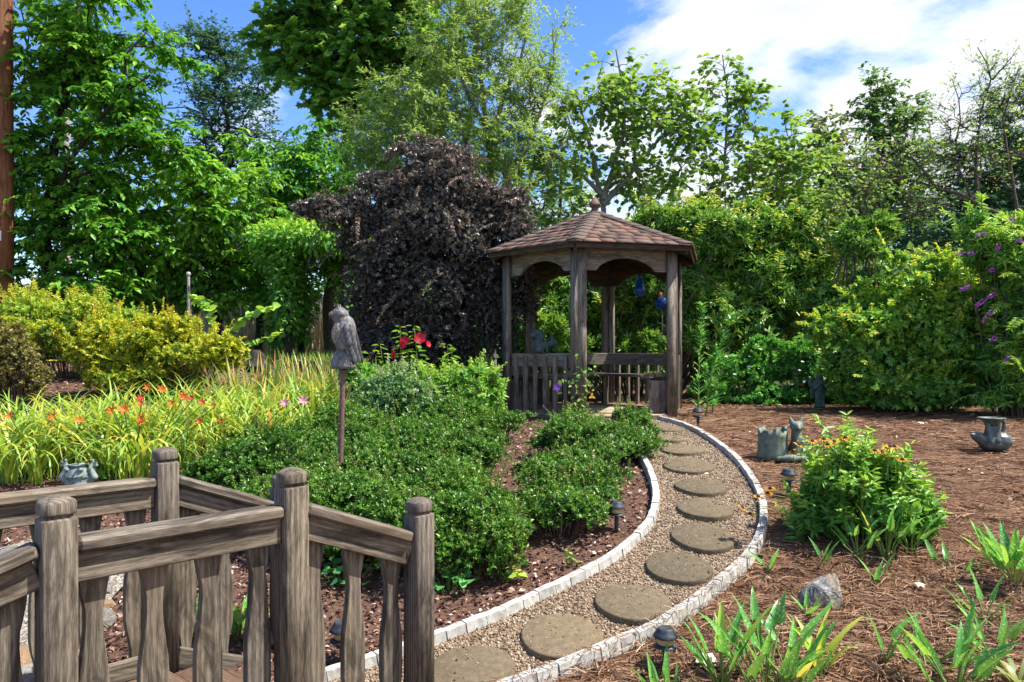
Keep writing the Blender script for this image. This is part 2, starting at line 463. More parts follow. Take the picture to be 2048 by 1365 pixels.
def shingle_mat():
    m, t, out = newmat('brown asphalt shingle'); q = NT(t)
    oc = q.n('ShaderNodeTexCoord').outputs['Object']
    r = q.n('ShaderNodeObjectInfo').outputs['Random']
    base = q.ramp(r, [(0, (.085, .06, .052)), (.3, (.125, .083, .07)), (.6, (.175, .095, .073)), (.85, (.215, .118, .09)), (1, (.155, .115, .1))])
    g = q.noise(260, 3, .7, oc); st = q.noise(7, 5, .6, oc)
    col = q.mix(q.ramp(g, [(.35, .55), (.65, 0.)]), base, (.05, .036, .032))
    col = q.mix(q.ramp(st, [(.5, 0.), (.75, .35)]), col, (.2, .17, .15))
    q.bsdf(out, col, .9, q.bump(g, .5, .003), .2)
    return m
M['shingle'] = shingle_mat()
M['hip'] = simple_mat('dark brown hip shingle', (.07, .05, .044), (.165, .12, .105), 90, .9, .5, .003, .2)
M['finial'] = simple_mat('copper brown finial', (.085, .05, .04), (.15, .092, .075), 30, .7, .2)
def glass_mat(name, col):
    m, t, out = newmat(name); q = NT(t)
    q.bsdf(out, col, .04, None, .5, Transmission_Weight=.85, IOR=1.35)
    return m
M['glass'] = glass_mat('cobalt blue glass', (.05, .2, 1.0))
M['swirl'] = simple_mat('red and white glass swirl', (.6, .12, .06), (.75, .7, .6), 45, .3, 0)
M['redcap'] = simple_mat('terracotta cap', (.4, .1, .05), (.5, .18, .1), 30, .5, .1)
M['moss'] = leaf_mat('moss leaf', [(0, (.12, .17, .03)), (1, (.34, .36, .08))], .3, .5)
def creek_mat():
    m, t, out = newmat('pale washed gravel'); q = NT(t)
    oc = q.n('ShaderNodeTexCoord').outputs['Object']
    v = q.n('ShaderNodeTexVoronoi'); v.inputs['Scale'].default_value = 80; q.l(oc, v.inputs['Vector'])
    col = q.ramp(v.outputs['Color'], [(.1, (.08, .065, .05)), (.5, (.21, .185, .15)), (.9, (.36, .33, .285))])
    q.bsdf(out, col, .85, q.bump(v.outputs['Distance'], .8, .008), .3)
    return m
M['creek'] = creek_mat()

# ---------------------------------------------------------------- shape builders
def rot_to(z, up=None):
    """quaternion taking local Z to z, local X near 'up'"""
    z = Vector(z).normalized()
    up = Vector(up) if up is not None else Vector((0, 0, 1))
    x = up - z * up.dot(z)
    if x.length < 1e-4:
        x = Vector((1, 0, 0)) - z * z.x
    x.normalize()
    y = z.cross(x)
    return Matrix((x, y, z)).transposed().to_quaternion()
def bm_mesh(bm, name, mat, smooth=False):
    me = bpy.data.meshes.new(name)
    bmesh.ops.recalc_face_normals(bm, faces=bm.faces)
    bm.to_mesh(me); bm.free()
    if mat: me.materials.append(mat)
    if smooth:
        me.polygons.foreach_set('use_smooth', np.ones(len(me.polygons), bool))
    return me
def box_mesh(name, sx, sy, sz, mat, bev=.004, z0=0.0, rough=0.0):
    bm = bmesh.new()
    bmesh.ops.create_cube(bm, size=1)
    for v in bm.verts:
        v.co = Vector((v.co.x * sx, v.co.y * sy, (v.co.z + .5) * sz + z0))
    if bev > 0:
        bmesh.ops.bevel(bm, geom=list(bm.edges), offset=bev, segments=1, affect='EDGES')
    if rough:
        for v in bm.verts:
            v.co += Vector([(random.random() - .5) * rough for _ in range(3)])
    return bm_mesh(bm, name, mat)
def beam(name, p0, p1, wx, wy, mat, parent, up=(0, 0, 1), bev=.004):
    """timber from p0 to p1; wx = size along 'up', wy = across"""
    p0 = Vector(p0); p1 = Vector(p1)
    me = box_mesh(name, wx, wy, (p1 - p0).length, mat, bev)
    return at_world(name, me, parent, p0, rot_to(p1 - p0, up))
def loft(name, rings, mat, smooth=False, cap=True):
    n = len(rings[0])
    V = np.concatenate([np.asarray(r, float) for r in rings])
    Fq = []
    for i in range(len(rings) - 1):
        for j in range(n):
            a = i * n + j; b = i * n + (j + 1) % n
            Fq.append((a, b, b + n, a + n))
    faces = [np.array(Fq)]
    if cap:
        faces.append(np.array([list(range(n))[::-1]]))
        faces.append(np.array([[(len(rings) - 1) * n + k for k in range(n)]]))
    return mesh_np(name, V, faces, mat, smooth=smooth)
def lathe(name, prof, mat, n=20, smooth=True, cap=True):
    a = np.arange(n) * 2 * PI / n
    rings = [np.stack([r * np.cos(a), r * np.sin(a), np.full(n, z)], 1) for r, z in prof]
    return loft(name, rings, mat, smooth, cap)
def prism(name, poly, depth, mat, bev=0):
    """poly in local (x, z) plane, extruded along y by depth (centred)"""
    bm = bmesh.new()
    vs = [bm.verts.new((x, -depth / 2, z)) for x, z in poly]
    f = bm.faces.new(vs)
    r = bmesh.ops.extrude_face_region(bm, geom=[f])
    for v in r['geom']:
        if isinstance(v, bmesh.types.BMVert):
            v.co.y += depth
    if bev:
        bmesh.ops.bevel(bm, geom=list(bm.edges), offset=bev, segments=1, affect='EDGES')
    return bm_mesh(bm, name, mat)
class Tubes:
    def __init__(s): s.V = []; s.F = []; s.n = 0
    def add(s, pts, radii, k=5):
        pts = np.asarray(pts, float); m = len(pts)
        radii = np.broadcast_to(np.asarray(radii, float), (m,))
        t = np.gradient(pts, axis=0)
        t /= np.linalg.norm(t, axis=1)[:, None] + 1e-9
        ref = np.array([0, 0, 1.]) if abs(t[:, 2].mean()) < .8 else np.array([1., 0, 0])
        u = np.cross(t, ref); u /= np.linalg.norm(u, axis=1)[:, None] + 1e-9
        v = np.cross(t, u)
        a = np.arange(k) * 2 * PI / k
        ring = pts[:, None, :] + radii[:, None, None] * (np.cos(a)[None, :, None] * u[:, None, :] + np.sin(a)[None, :, None] * v[:, None, :])
        s.V.append(ring.reshape(-1, 3))
        i = np.arange(m - 1)[:, None] * k; j = np.arange(k)[None, :]; j2 = (j + 1) % k
        f = np.stack([i + j, i + j2, i + k + j2, i + k + j], -1).reshape(-1, 4) + s.n
        s.F.append(f); s.n += m * k
    def part(s, name, mat, parent, smooth=True):
        if not s.V: return None
        return part(name, np.concatenate(s.V), np.concatenate(s.F), mat, parent, smooth=smooth)
def blob_mesh(name, prims, mat, voxel=.008, smooth=4, sub=2):
    """one continuous body grown from overlapping ellipsoids and tapered limbs"""
    bm = bmesh.new()
    def ball(c, r, rot=None):
        mtx = Matrix.Translation(Vector(c)) @ (rot.to_matrix().to_4x4() if rot else Matrix.Identity(4)) @ Matrix.Diagonal((*r, 1))
        bmesh.ops.create_icosphere(bm, subdivisions=sub, radius=1, matrix=mtx)
    for p in prims:
        if p[0] == 'e':
            ball(p[1], p[2], p[3] if len(p) > 3 else None)
        else:
            _, a, b, r0, r1 = p
            a = Vector(a); b = Vector(b)
            n = max(2, int((b - a).length / (min(r0, r1) * .55)) + 1)
            for i in range(n + 1):
                t = i / n
                r = r0 + (r1 - r0) * t
                ball(a.lerp(b, t), (r, r, r))
    me = bpy.data.meshes.new('tmp'); bm.to_mesh(me); bm.free()
    o = bpy.data.objects.new('tmp', me); COL.objects.link(o)
    r = o.modifiers.new('r', 'REMESH'); r.mode = 'VOXEL'; r.voxel_size = voxel
    if smooth:
        sm = o.modifiers.new('s', 'SMOOTH'); sm.iterations = smooth; sm.factor = .5
    dg = bpy.context.evaluated_depsgraph_get()
    out = bpy.data.meshes.new_from_object(o.evaluated_get(dg))
    bpy.data.objects.remove(o); bpy.data.meshes.remove(me)
    out.name = name
    out.materials.clear(); out.materials.append(mat)
    out.polygons.foreach_set('use_smooth', np.ones(len(out.polygons), bool))
    return out

# leaves ------------------------------------------------------------
TPL = {
    'diamond': (np.array([(0, 0, 0), (.42, .5, .07), (1, 0, -.08), (.42, -.5, .07)]), np.array([(0, 1, 2), (0, 2, 3)])),
    'ovate': (np.array([(0, 0, 0), (.26, .45, .05), (.66, .36, .0), (1, 0, -.16), (.66, -.36, .0), (.26, -.45, .05)]), np.array([(0, 1, 2, 3), (0, 3, 4, 5)])),
    'heart': (np.array([(.06, 0, 0), (-.05, .3, .03), (.3, .54, .06), (.72, .34, .0), (1, 0, -.12), (.72, -.34, .0), (.3, -.54, .06), (-.05, -.3, .03)]), np.array([(0, 1, 2, 3), (0, 3, 4, 4), (0, 4, 5, 5), (0, 5, 6, 7)])),
}
TPL['heart'] = (np.array([(0, 0, 0), (.1, .5, .05), (.6, .45, .02), (1, 0, -.14), (.6, -.45, .02), (.1, -.5, .05)]), np.array([(0, 1, 2, 3), (0, 3, 4, 5)]))
def _star():
    V = [(.42, 0, .03)]; Fs = []
    tips = [(-.02, .42), (.5, .56), (1, 0), (.5, -.56), (-.02, -.42)]
    notch = [(0, 0), (.3, .3), (.66, .2), (.66, -.2), (.3, -.3)]
    for i in range(5):
        V.append((notch[i][0], notch[i][1], .02)); V.append((tips[i][0], tips[i][1], -.05))
    for i in range(5):
        a = 1 + 2 * i; Fs.append((0, a, a + 1, 1 + (2 * (i + 1)) % 10))
    return np.array(V), np.array(Fs)
TPL['star'] = _star()
def nrm(a):
    return a / (np.linalg.norm(a, axis=-1, keepdims=True) + 1e-9)
def leaves_geo(P, D, N, L, Wd, shape, rnd):
    tv, tf = TPL[shape]
    D = nrm(D); Sd = nrm(np.cross(N, D)); Nn = np.cross(D, Sd)
    L = np.broadcast_to(np.asarray(L, float), (len(P),)); Wd = np.broadcast_to(np.asarray(Wd, float), (len(P),))
    V = (P[:, None, :] + tv[None, :, 0, None] * (D * L[:, None])[:, None, :]
         + tv[None, :, 1, None] * (Sd * Wd[:, None])[:, None, :]
         + tv[None, :, 2, None] * (Nn * L[:, None])[:, None, :])
    m = len(tv)
    Fc = tf[None] + (np.arange(len(P)) * m)[:, None, None]
    return V.reshape(-1, 3), Fc.reshape(-1, tf.shape[1]), np.repeat(rnd, m)
class Leaves:
    def __init__(s, shape): s.a = []; s.shape = shape
    def add(s, P, D, N, L, Wd, rnd):
        n = len(P)
        s.a.append((P, D, N, np.broadcast_to(np.asarray(L, float), (n,)), np.broadcast_to(np.asarray(Wd, float), (n,)), np.clip(rnd, 0, 1)))
    def part(s, name, mat, parent, kind=None):
        c = [np.concatenate([x[i] for x in s.a]) for i in range(6)]
        V, Fc, r = leaves_geo(*c[:5], s.shape, c[5])
        return part(name, V, Fc, mat, parent, {'rnd': r}, kind=kind)
def rdir(n):
    return nrm(rng.normal(size=(n, 3)))
def ellips(d, lst, depth=1.0, dd=0.0):
    """photo-pixel ellipses at distance d -> (centre, radii) in metres"""
    out = []
    for e in lst:
        cx, cy, rx, ry = e[:4]
        off = e[4] if len(e) > 4 else 0.0
        D = d + dd + off
        out.append((W(cx, cy, D), np.array([rx * D / F, max(rx, ry * .8) * D / F * depth, ry * D / F])))
    return out
def sample_blobs(blobs, n, power=.45):
    wts = np.array([(r[0] * r[1] * r[2]) ** (2 / 3) for _, r in blobs]); wts /= wts.sum()
    idx = rng.choice(len(blobs), n, p=wts)
    C = np.array([b[0] for b in blobs])[idx]; R = np.array([b[1] for b in blobs])[idx]
    u = rdir(n) * (rng.random(n) ** power)[:, None]
    return C + u * R, nrm(u / R), idx

def tree(name, label, base, trunks, blobs, ncl, mat, bark, twigs=6, tl=.4, lpt=14, L=.1, Wd=.055, shape='diamond', flat=.55, droop=.25,
         group=None, tip=.006, cat='tree', rise=.25, wig=.12, parts=('trunk', 'crown'), pw=.45, tipbias=.35, tw_r=.003, hl=0.0):
    """trunks: list of (points, r0, r1); crown: leafy twigs at the ends of branches grown from the trunks to points in the blobs"""
    rt = root(name, base, label, cat, group)
    tb = Tubes()
    npos, nrad = [], []
    for pts, r0, r1 in trunks:
        pts = np.asarray(pts, float)
        seg = np.linalg.norm(np.diff(pts, axis=0), axis=1); s = np.concatenate([[0], np.cumsum(seg)])
        k = max(4, int(s[-1] / .25))
        q = np.linspace(0, s[-1], k)
        P = np.stack([np.interp(q, s, pts[:, i]) for i in range(3)], 1)
        P[1:-1] += rng.normal(size=(k - 2, 3)) * r0 * .22
        R = np.linspace(r0, r1, k)
        R[0] *= 1.35
        tb.add(P, R, 8)
        npos += list(P); nrad += list(R)
    ntr = len(npos)
    cl, outd, bi = sample_blobs(blobs, ncl, pw)
    top = np.array(npos)
    dist = np.min(np.linalg.norm(cl[:, None] - top[None], axis=2), axis=1)
    order = np.argsort(dist)
    pos = np.zeros((ntr + 3 * ncl, 3)); pos[:ntr] = top
    par = np.full(ntr + 3 * ncl, -1); wt = np.zeros(ntr + 3 * ncl)
    n = ntr; ends = np.zeros(ncl, int); chains = []
    usable = np.ones(ntr + 3 * ncl, bool)
    for c in order:
        d = np.linalg.norm(pos[:n] - cl[c], axis=1)
        up = pos[:n, 2] - (cl[c][2] - rise * d)
        cost = d + 1.2 * np.maximum(0, up)
        j = int(np.argmin(cost))
        a, b = pos[j], cl[c]; ln = np.linalg.norm(b - a)
        for t in (.35, .7):
            pos[n] = a + (b - a) * t + rng.normal(size=3) * wig * ln * .5 + np.array([0, 0, .08 * ln])
            n += 1
        pos[n] = b; n += 1
        par[n - 3] = j; par[n - 2] = n - 3; par[n - 1] = n - 2
        ends[c] = n - 1
        chains.append((j, n - 3, n - 2, n - 1))
    for e in ends:
        k = e
        while k >= ntr:
            wt[k] += 1; k = par[k]
    rad = tip * np.maximum(wt, 1) ** .5
    rad[:ntr] = np.array(nrad)
    for ch in chains:
        r = rad[list(ch)].copy()
        r[0] = min(r[0], r[1] * 1.25)
        tb.add(pos[list(ch)], r, 5 if r[1] > .012 else 4)
    # twigs
    nt_ = ncl * twigs
    ci = np.repeat(np.arange(ncl), twigs)
    td = nrm(outd[ci] * .55 + rdir(nt_) * .9 + np.array([0, 0, .12]))
    td[:, 2] *= flat; td = nrm(td)
    tlen = tl * rng.uniform(.55, 1.25, nt_)
    p0 = cl[ci]; p1 = p0 + td * (tlen * .55)[:, None]; p2 = p0 + td * tlen[:, None] - np.array([0, 0, 1]) * (droop * tlen)[:, None]
    A = np.stack([p0, p1, p2], 1)
    k = 3
    t = nrm(A[:, 2] - A[:, 0]); ref = np.where(np.abs(t[:, 2:3]) < .9, np.array([[0, 0, 1.]]), np.array([[1., 0, 0]]))
    u = nrm(np.cross(t, ref)); v = np.cross(t, u)
    an = np.arange(k) * 2 * PI / k
    rr = np.array([1.0, .8, .35]) * tw_r
    ring = A[:, :, None, :] + rr[None, :, None, None] * (np.cos(an)[None, None, :, None] * u[:, None, None, :] + np.sin(an)[None, None, :, None] * v[:, None, None, :])
    tb.V.append(ring.reshape(-1, 3))
    i = np.arange(2)[:, None] * k; j = np.arange(k)[None, :]; j2 = (j + 1) % k
    f = np.stack([i + j, i + j2, i + k + j2, i + k + j], -1).reshape(-1, 4)
    tb.F.append((f[None] + (np.arange(nt_) * 3 * k)[:, None, None]).reshape(-1, 4) + tb.n)
    tb.n += nt_ * 3 * k
    tb.part(parts[0], bark, rt)
    if lpt:
        n_ = nt_ * lpt
        ti = np.repeat(np.arange(nt_), lpt)
        s = rng.uniform(.12, 1.05, n_)
        s1 = s[:, None]
        P = (1 - s1) ** 2 * p0[ti] + 2 * s1 * (1 - s1) * p1[ti] + s1 ** 2 * p2[ti]
        side = np.where(rng.random(n_) < .5, 1, -1)[:, None]
        D = nrm(td[ti] * .55 + u[ti] * side * .8 + rdir(n_) * .45 - np.array([0, 0, droop * 1.3]))
        N = nrm(np.array([0, 0, 1.]) + rdir(n_) * .55)
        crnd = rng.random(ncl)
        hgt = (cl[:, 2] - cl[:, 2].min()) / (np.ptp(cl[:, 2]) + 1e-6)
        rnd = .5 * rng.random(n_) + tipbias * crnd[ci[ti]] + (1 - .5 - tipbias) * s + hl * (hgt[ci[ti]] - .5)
        lv = Leaves(shape)
        sc = rng.uniform(.65, 1.2, n_)
        lv.add(P, D, N, L * sc, Wd * sc, rnd)
        lv.part(parts[1], mat, rt)
    return rt

def waves(P, freq, k=7):
    d = rdir(k) * freq * rng.uniform(.6, 1.5, (k, 1)); ph = rng.uniform(0, 6.28, k)
    return np.sin(P @ d.T + ph).sum(1) / math.sqrt(k / 2) * .75
def bush(name, label, base, blobs, ntip, mat, L=.05, Wd=.02, per=7, open_=.9, shell=.12, shape='diamond', stems=30, stemmat='twig', group=None,
         cat='shrub', bump=.16, up=.35, rndlow=0.0, inner=.25, stem_r=.006, freq=5.0, zmin=None, topb=.2, low=-.75, sub=9, sprays=0, spray_l=.4, spray_up=.6, spray_droop=.4, shoots=.12, shoot_l=.16, part_names=('foliage', 'stems')):
    rt = root(name, base, label, cat, group)
    base = np.asarray(base, float)
    if sub:
        nb_ = []
        for c, r in blobs:
            nb_.append((c, r * .72))
            for _ in range(sub):
                uu = rdir(1)[0]
                if uu[2] < -.5: uu[2] *= -1
                q_ = rng.uniform(.26, .46)
                nb_.append((c + uu * r * (1.02 - q_ * .8), r * q_ * rng.uniform(.8, 1.2, 3)))
        blobs = nb_
    wts = np.array([(r[0] * r[1] * r[2]) ** (2 / 3) for _, r in blobs]); wts /= wts.sum()
    Cs = np.array([b[0] for b in blobs]); Rs = np.array([b[1] for b in blobs])
    n = int(ntip * 2.6)
    idx = rng.choice(len(blobs), n, p=wts)
    u = rdir(n); u[:, 2] = np.where(u[:, 2] < low, -u[:, 2], u[:, 2])
    C = Cs[idx]; R = Rs[idx]
    q = C + u * R
    nz = waves(q, freq) * .55 + waves(q, freq * 2.3) * .4 + waves(q, freq * 5) * .25
    f = 1 + bump * nz - np.abs(rng.normal(size=n)) * shell
    f = f + (rng.random(n) < shoots) * np.abs(rng.normal(size=n)) * shoot_l
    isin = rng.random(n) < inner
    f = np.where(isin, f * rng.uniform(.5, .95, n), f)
    P = C + u * R * f[:, None]
    # drop tips buried inside other blobs
    keep = np.ones(n, bool)
    for c, r in zip(Cs, Rs):
        keep &= (np.linalg.norm((P - c) / r, axis=1) > .66) | isin
    gz = T(P[:, 0], P[:, 1]) + .02
    keep &= P[:, 2] > gz
    keep &= (nz > -1.0) | (rng.random(n) < .3)
    if zmin is not None: keep &= P[:, 2] > zmin
    sel = np.nonzero(keep)[0][:ntip]
    P = P[sel]; u = u[sel]; R = R[sel]; nz = nz[sel]; isin = isin[sel]
    m = len(P)
    Nn = nrm(u / R)
    Dt = nrm(Nn * .75 + np.array([0, 0, up]) + rdir(m) * .45)
    ref = rdir(m); X = nrm(np.cross(Dt, ref)); Y = np.cross(Dt, X)
    k = per
    az = (np.arange(k)[None] * 2.399 + rng.uniform(0, 6.28, (m, 1)))
    op = open_ * rng.uniform(.45, 1.2, (m, k))
    rad = np.cos(az)[..., None] * X[:, None] + np.sin(az)[..., None] * Y[:, None]
    D = np.cos(op)[..., None] * Dt[:, None] + np.sin(op)[..., None] * rad
    N = np.cos(op)[..., None] * (-rad) + np.sin(op)[..., None] * Dt[:, None] + rng.normal(size=(m, k, 3)) * .3
    Pp = P[:, None] - Dt[:, None] * (rng.uniform(0, .8, (m, k, 1)) * L)
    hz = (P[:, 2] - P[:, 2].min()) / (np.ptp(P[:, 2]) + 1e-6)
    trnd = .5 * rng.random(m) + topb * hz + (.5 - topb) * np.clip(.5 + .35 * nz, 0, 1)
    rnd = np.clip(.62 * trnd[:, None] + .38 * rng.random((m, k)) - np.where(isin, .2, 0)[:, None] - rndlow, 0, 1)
    sc = rng.uniform(.65, 1.2, (m, k))
    lv = Leaves(shape)
    lv.add(Pp.reshape(-1, 3), D.reshape(-1, 3), N.reshape(-1, 3), (L * sc).ravel(), (Wd * sc).ravel(), rnd.ravel())
    tb = Tubes()
    if sprays:
        cand = np.nonzero((~isin) & (Nn[:, 2] > -.1))[0]
        for t in rng.choice(cand, min(sprays, len(cand)), replace=False):
            ln = spray_l * rng.uniform(.5, 1.3)
            d0 = nrm(Nn[t] * .7 + np.array([0, 0, spray_up]) + rng.normal(size=3) * .4)
            p0 = P[t] - d0 * ln * .25; p1 = p0 + d0 * ln * .6; p2 = p1 + (d0 - np.array([0, 0, spray_droop])) * ln * .5
            s_ = np.linspace(.15, 1, max(5, int(ln / (L * .33))))[:, None]
            Q = (1 - s_) ** 2 * p0 + 2 * s_ * (1 - s_) * p1 + s_ ** 2 * p2
            tg = nrm(np.gradient(Q, axis=0)); sd = nrm(np.cross(tg, np.array([0, 0, 1.]) + rng.normal(size=3) * .3))
            for sg in (-1, 1):
                Dl = nrm(tg * .55 + sd * sg * .8 + rng.normal(size=Q.shape) * .3 - np.array([0, 0, .15]))
                Nl = nrm(np.array([0, 0, 1.]) + rng.normal(size=Q.shape) * .4)
                f_ = np.linspace(1.05, .6, len(Q)) * rng.uniform(.8, 1.15, len(Q))
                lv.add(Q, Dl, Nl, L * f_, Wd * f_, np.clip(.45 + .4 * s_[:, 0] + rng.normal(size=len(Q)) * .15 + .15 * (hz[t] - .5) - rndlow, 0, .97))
            tb.add(Q, np.linspace(stem_r * .5, stem_r * .2, len(Q)), 3)
    lv.part(part_names[0], mat, rt)
    if stems:
        for t in rng.choice(m, min(stems, m), replace=False):
            e = P[t]
            b = np.array([base[0] * .6 + e[0] * .4, base[1] * .6 + e[1] * .4, 0]); b[2] = float(T(b[0], b[1])) - .02
            mid = b * .5 + e * .5 + rng.normal(size=3) * .06 * np.linalg.norm(e - b) + np.array([0, 0, .05])
            tb.add([b, mid, e], [stem_r * 1.5, stem_r, stem_r * .5], 4)
        tb.part(part_names[1], M[stemmat], rt)
    return rt
def strap_geo(B, az, ln, wd, el, droop, seg=6):
    """arching blades: base points, heading, length, width, start elevation, droop"""
    n = len(B)
    h = np.stack([np.cos(az), np.sin(az), np.zeros(n)], 1)
    sd = np.stack([-np.sin(az), np.cos(az), np.zeros(n)], 1)
    P = [B.copy()]; e = el.copy()
    for i in range(seg):
        st = (ln / seg)[:, None]
        P.append(P[-1] + st * (np.cos(e)[:, None] * h + np.sin(e)[:, None] * np.array([0, 0, 1.])))
        e = e - droop * (0.4 + 1.2 * i / seg)
    P = np.stack(P, 1)
    t = np.linspace(0, 1, seg + 1)
    prof = np.minimum(1, .55 + 1.2 * t) * np.clip(1.02 - t ** 3.2, .03, 1)
    off = (wd[:, None] * prof[None] / 2)[..., None] * sd[:, None]
    V = np.stack([P - off, P + off], 2)              # n, seg+1, 2, 3
    i = np.arange(seg)[:, None] * 2
    f = np.concatenate([i, i + 1, i + 3, i + 2], 1)
    Fc = (f[None] + (np.arange(n) * (seg + 1) * 2)[:, None, None]).reshape(-1, 4)
    return V.reshape(-1, 3), Fc, (seg + 1) * 2
def flower_mesh(name, mat, n=6, L=.05, Wd=.025, cup=.5, shape='ovate'):
    az = np.arange(n) * 2 * PI / n + rng.uniform(-.1, .1, n)
    D = np.stack([np.cos(az) * math.cos(cup), np.sin(az) * math.cos(cup), np.full(n, math.sin(cup))], 1)
    N = np.stack([-np.cos(az) * math.sin(cup), -np.sin(az) * math.sin(cup), np.full(n, math.cos(cup))], 1)
    V, Fc, r = leaves_geo(np.zeros((n, 3)) + D * L * .06, D, N, L, Wd, shape, np.zeros(n))
    return mesh_np(name, V, Fc, mat)

# ================================================================ GROUND
def axis(lo, hi, step, far, n):
    a = np.arange(lo, hi, step)
    g = np.geomspace(step * 2, far, n)
    return a, g
xa = np.concatenate([-6 - np.geomspace(.15, 400, 26)[::-1], np.arange(-6, 8, .07), 8 + np.geomspace(.15, 400, 26)])
ya = np.concatenate([[-6, -3, -1, 0], np.arange(.5, 12.5, .07), 12.5 + np.geomspace(.15, 420, 30)])
X, Y = np.meshgrid(xa, ya)
Z = T(X, Y)
lump = (np.sin(X * 9.1 + 1.3 * np.sin(Y * 7.3)) * np.sin(Y * 8.3 + 1.7 * np.sin(X * 5.9)) + .6 * np.sin(X * 21 + 3 * np.sin(Y * 13)) * np.sin(Y * 19 + 2 * np.sin(X * 17)))
Z = Z - .006 + .005 * lump * (np.abs(Y - 6) < 6.4)
nx, ny = len(xa), len(ya)
ii = np.arange(ny - 1)[:, None] * nx + np.arange(nx - 1)[None]
Fg = np.stack([ii, ii + 1, ii + nx + 1, ii + nx], -1).reshape(-1, 4)
# path edges (photo pixels, from the gazebo to the bridge)
EL = [(1236, 862), (1262, 888), (1284, 922), (1300, 950), (1311, 985), (1313, 1012), (1306, 1045), (1288, 1072), (1260, 1098), (1230, 1122), (1188, 1148), (1138, 1175), (1078, 1203), (1000, 1240), (930, 1267), (866, 1293), (795, 1318), (715, 1345), (640, 1370), (540, 1402), (430, 1440)]
ER = [(1318, 842), (1360, 853), (1400, 871), (1440, 898), (1480, 933), (1508, 972), (1524, 1007), (1529, 1043), (1521, 1087), (1495, 1128), (1455, 1164), (1410, 1203), (1360, 1239), (1300, 1274), (1220, 1310), (1140, 1341), (1060, 1372), (960, 1405), (850, 1440), (700, 1490)]
def resample(P, step):
    P = np.asarray(P, float)
    # smooth first
    for _ in range(2):
        Q = np.concatenate([P[:1], .25 * P[:-1] + .75 * P[1:], P[-1:]]) if False else P
    d = np.linalg.norm(np.diff(P, axis=0), axis=1); s = np.concatenate([[0], np.cumsum(d)])
    t = np.linspace(0, s[-1], max(2, int(round(s[-1] / step)) + 1))
    return np.stack([np.interp(t, s, P[:, i]) for i in range(P.shape[1])], 1)
def chaikin(P, k=2):
    P = np.asarray(P, float)
    for _ in range(k):
        Q = np.empty((2 * len(P) - 2, P.shape[1]))
        Q[0::2] = .75 * P[:-1] + .25 * P[1:]; Q[1::2] = .25 * P[:-1] + .75 * P[1:]
        P = np.concatenate([P[:1], Q, P[-1:]])
    return P
WL = chaikin([G(*p) for p in EL]); WR = chaikin([G(*p) for p in ER])
yl, xl = WL[::-1, 1], WL[::-1, 0]; yr, xr = WR[::-1, 1], WR[::-1, 0]
YEND = max(WL[0, 1], WR[0, 1])
def pathL(y): return np.interp(y, yl, xl)
def pathR(y): return np.interp(y, yr, xr)
def inpath(x, y, pad=0.0): return (x > pathL(y) - pad) & (x < pathR(y) + pad) & (y < YEND)

straw = ((X > np.where(Y < YEND, pathR(Y), pathR(YEND) - .1)) & (Y < 14)).astype(float)
lawn = np.clip((Y - 10.7 - .25 * np.sin(X * 2)) / .2, 0, 1) * np.clip((1.5 - X) / 1.0, 0, 1)
far = np.clip((Y - 13.0) / 2, 0, 1)
def ground_mat():
    m, t, out = newmat('garden soil and mulch'); q = NT(t)
    oc = q.n('ShaderNodeTexCoord').outputs['Object']
    f1 = q.noise(60, 6, .7, oc); f2 = q.noise(5, 5, .6, oc); f3 = q.noise(190, 3, .6, oc)
    mul = q.ramp(q.m('ADD', q.m('MULTIPLY', f1, .6), q.m('MULTIPLY', f3, .4)), [(.3, (0.0385, 0.0207, 0.0156)), (.5, (0.1169, 0.0634, 0.0438)), (.7, (0.2544, 0.1593, 0.1156))])
    mp = q.n('ShaderNodeMapping'); mp.inputs['Scale'].default_value = (1, .25, 1); mp.inputs['Rotation'].default_value = (0, 0, .7); q.l(oc, mp.inputs['Vector'])
    g1 = q.noise(120, 5, .7, mp.outputs[0], 1.0)
    st = q.ramp(q.m('ADD', q.m('MULTIPLY', g1, .6), q.m('MULTIPLY', f1, .4)), [(.3, (0.0491, 0.0249, 0.0155)), (.5, (0.1530, 0.0805, 0.0462)), (.7, (0.3170, 0.1990, 0.1207))])
    lw = q.ramp(q.m('ADD', q.m('MULTIPLY', f1, .5), q.m('MULTIPLY', f2, .5)), [(.3, (.03, .075, .015)), (.7, (.09, .16, .03))])
    a = q.n('ShaderNodeAttribute', attribute_name='straw').outputs['Fac']
    b = q.n('ShaderNodeAttribute', attribute_name='lawn').outputs['Fac']
    c = q.n('ShaderNodeAttribute', attribute_name='far').outputs['Fac']
    col = q.mix(a, mul, st)
    col = q.mix(b, col, lw)
    col = q.mix(c, col, q.mix(f2, (.03, .06, .015), (.08, .11, .03)))
    vary = q.ramp(f2, [(.3, (.8, .8, .8)), (.7, (1.1, 1.1, 1.1))])
    col = q.mix(1.0, col, vary, 'MULTIPLY')
    q.bsdf(out, col, .9, q.bump(q.m('ADD', f1, f3), .8, .012), .15)
    return m
M['ground'] = ground_mat()
g = part('ground', np.stack([X.ravel(), Y.ravel(), Z.ravel()], 1), Fg, M['ground'], None,
         {'straw': straw.ravel(), 'lawn': lawn.ravel(), 'far': far.ravel()}, smooth=True)
g['kind'] = 'structure'

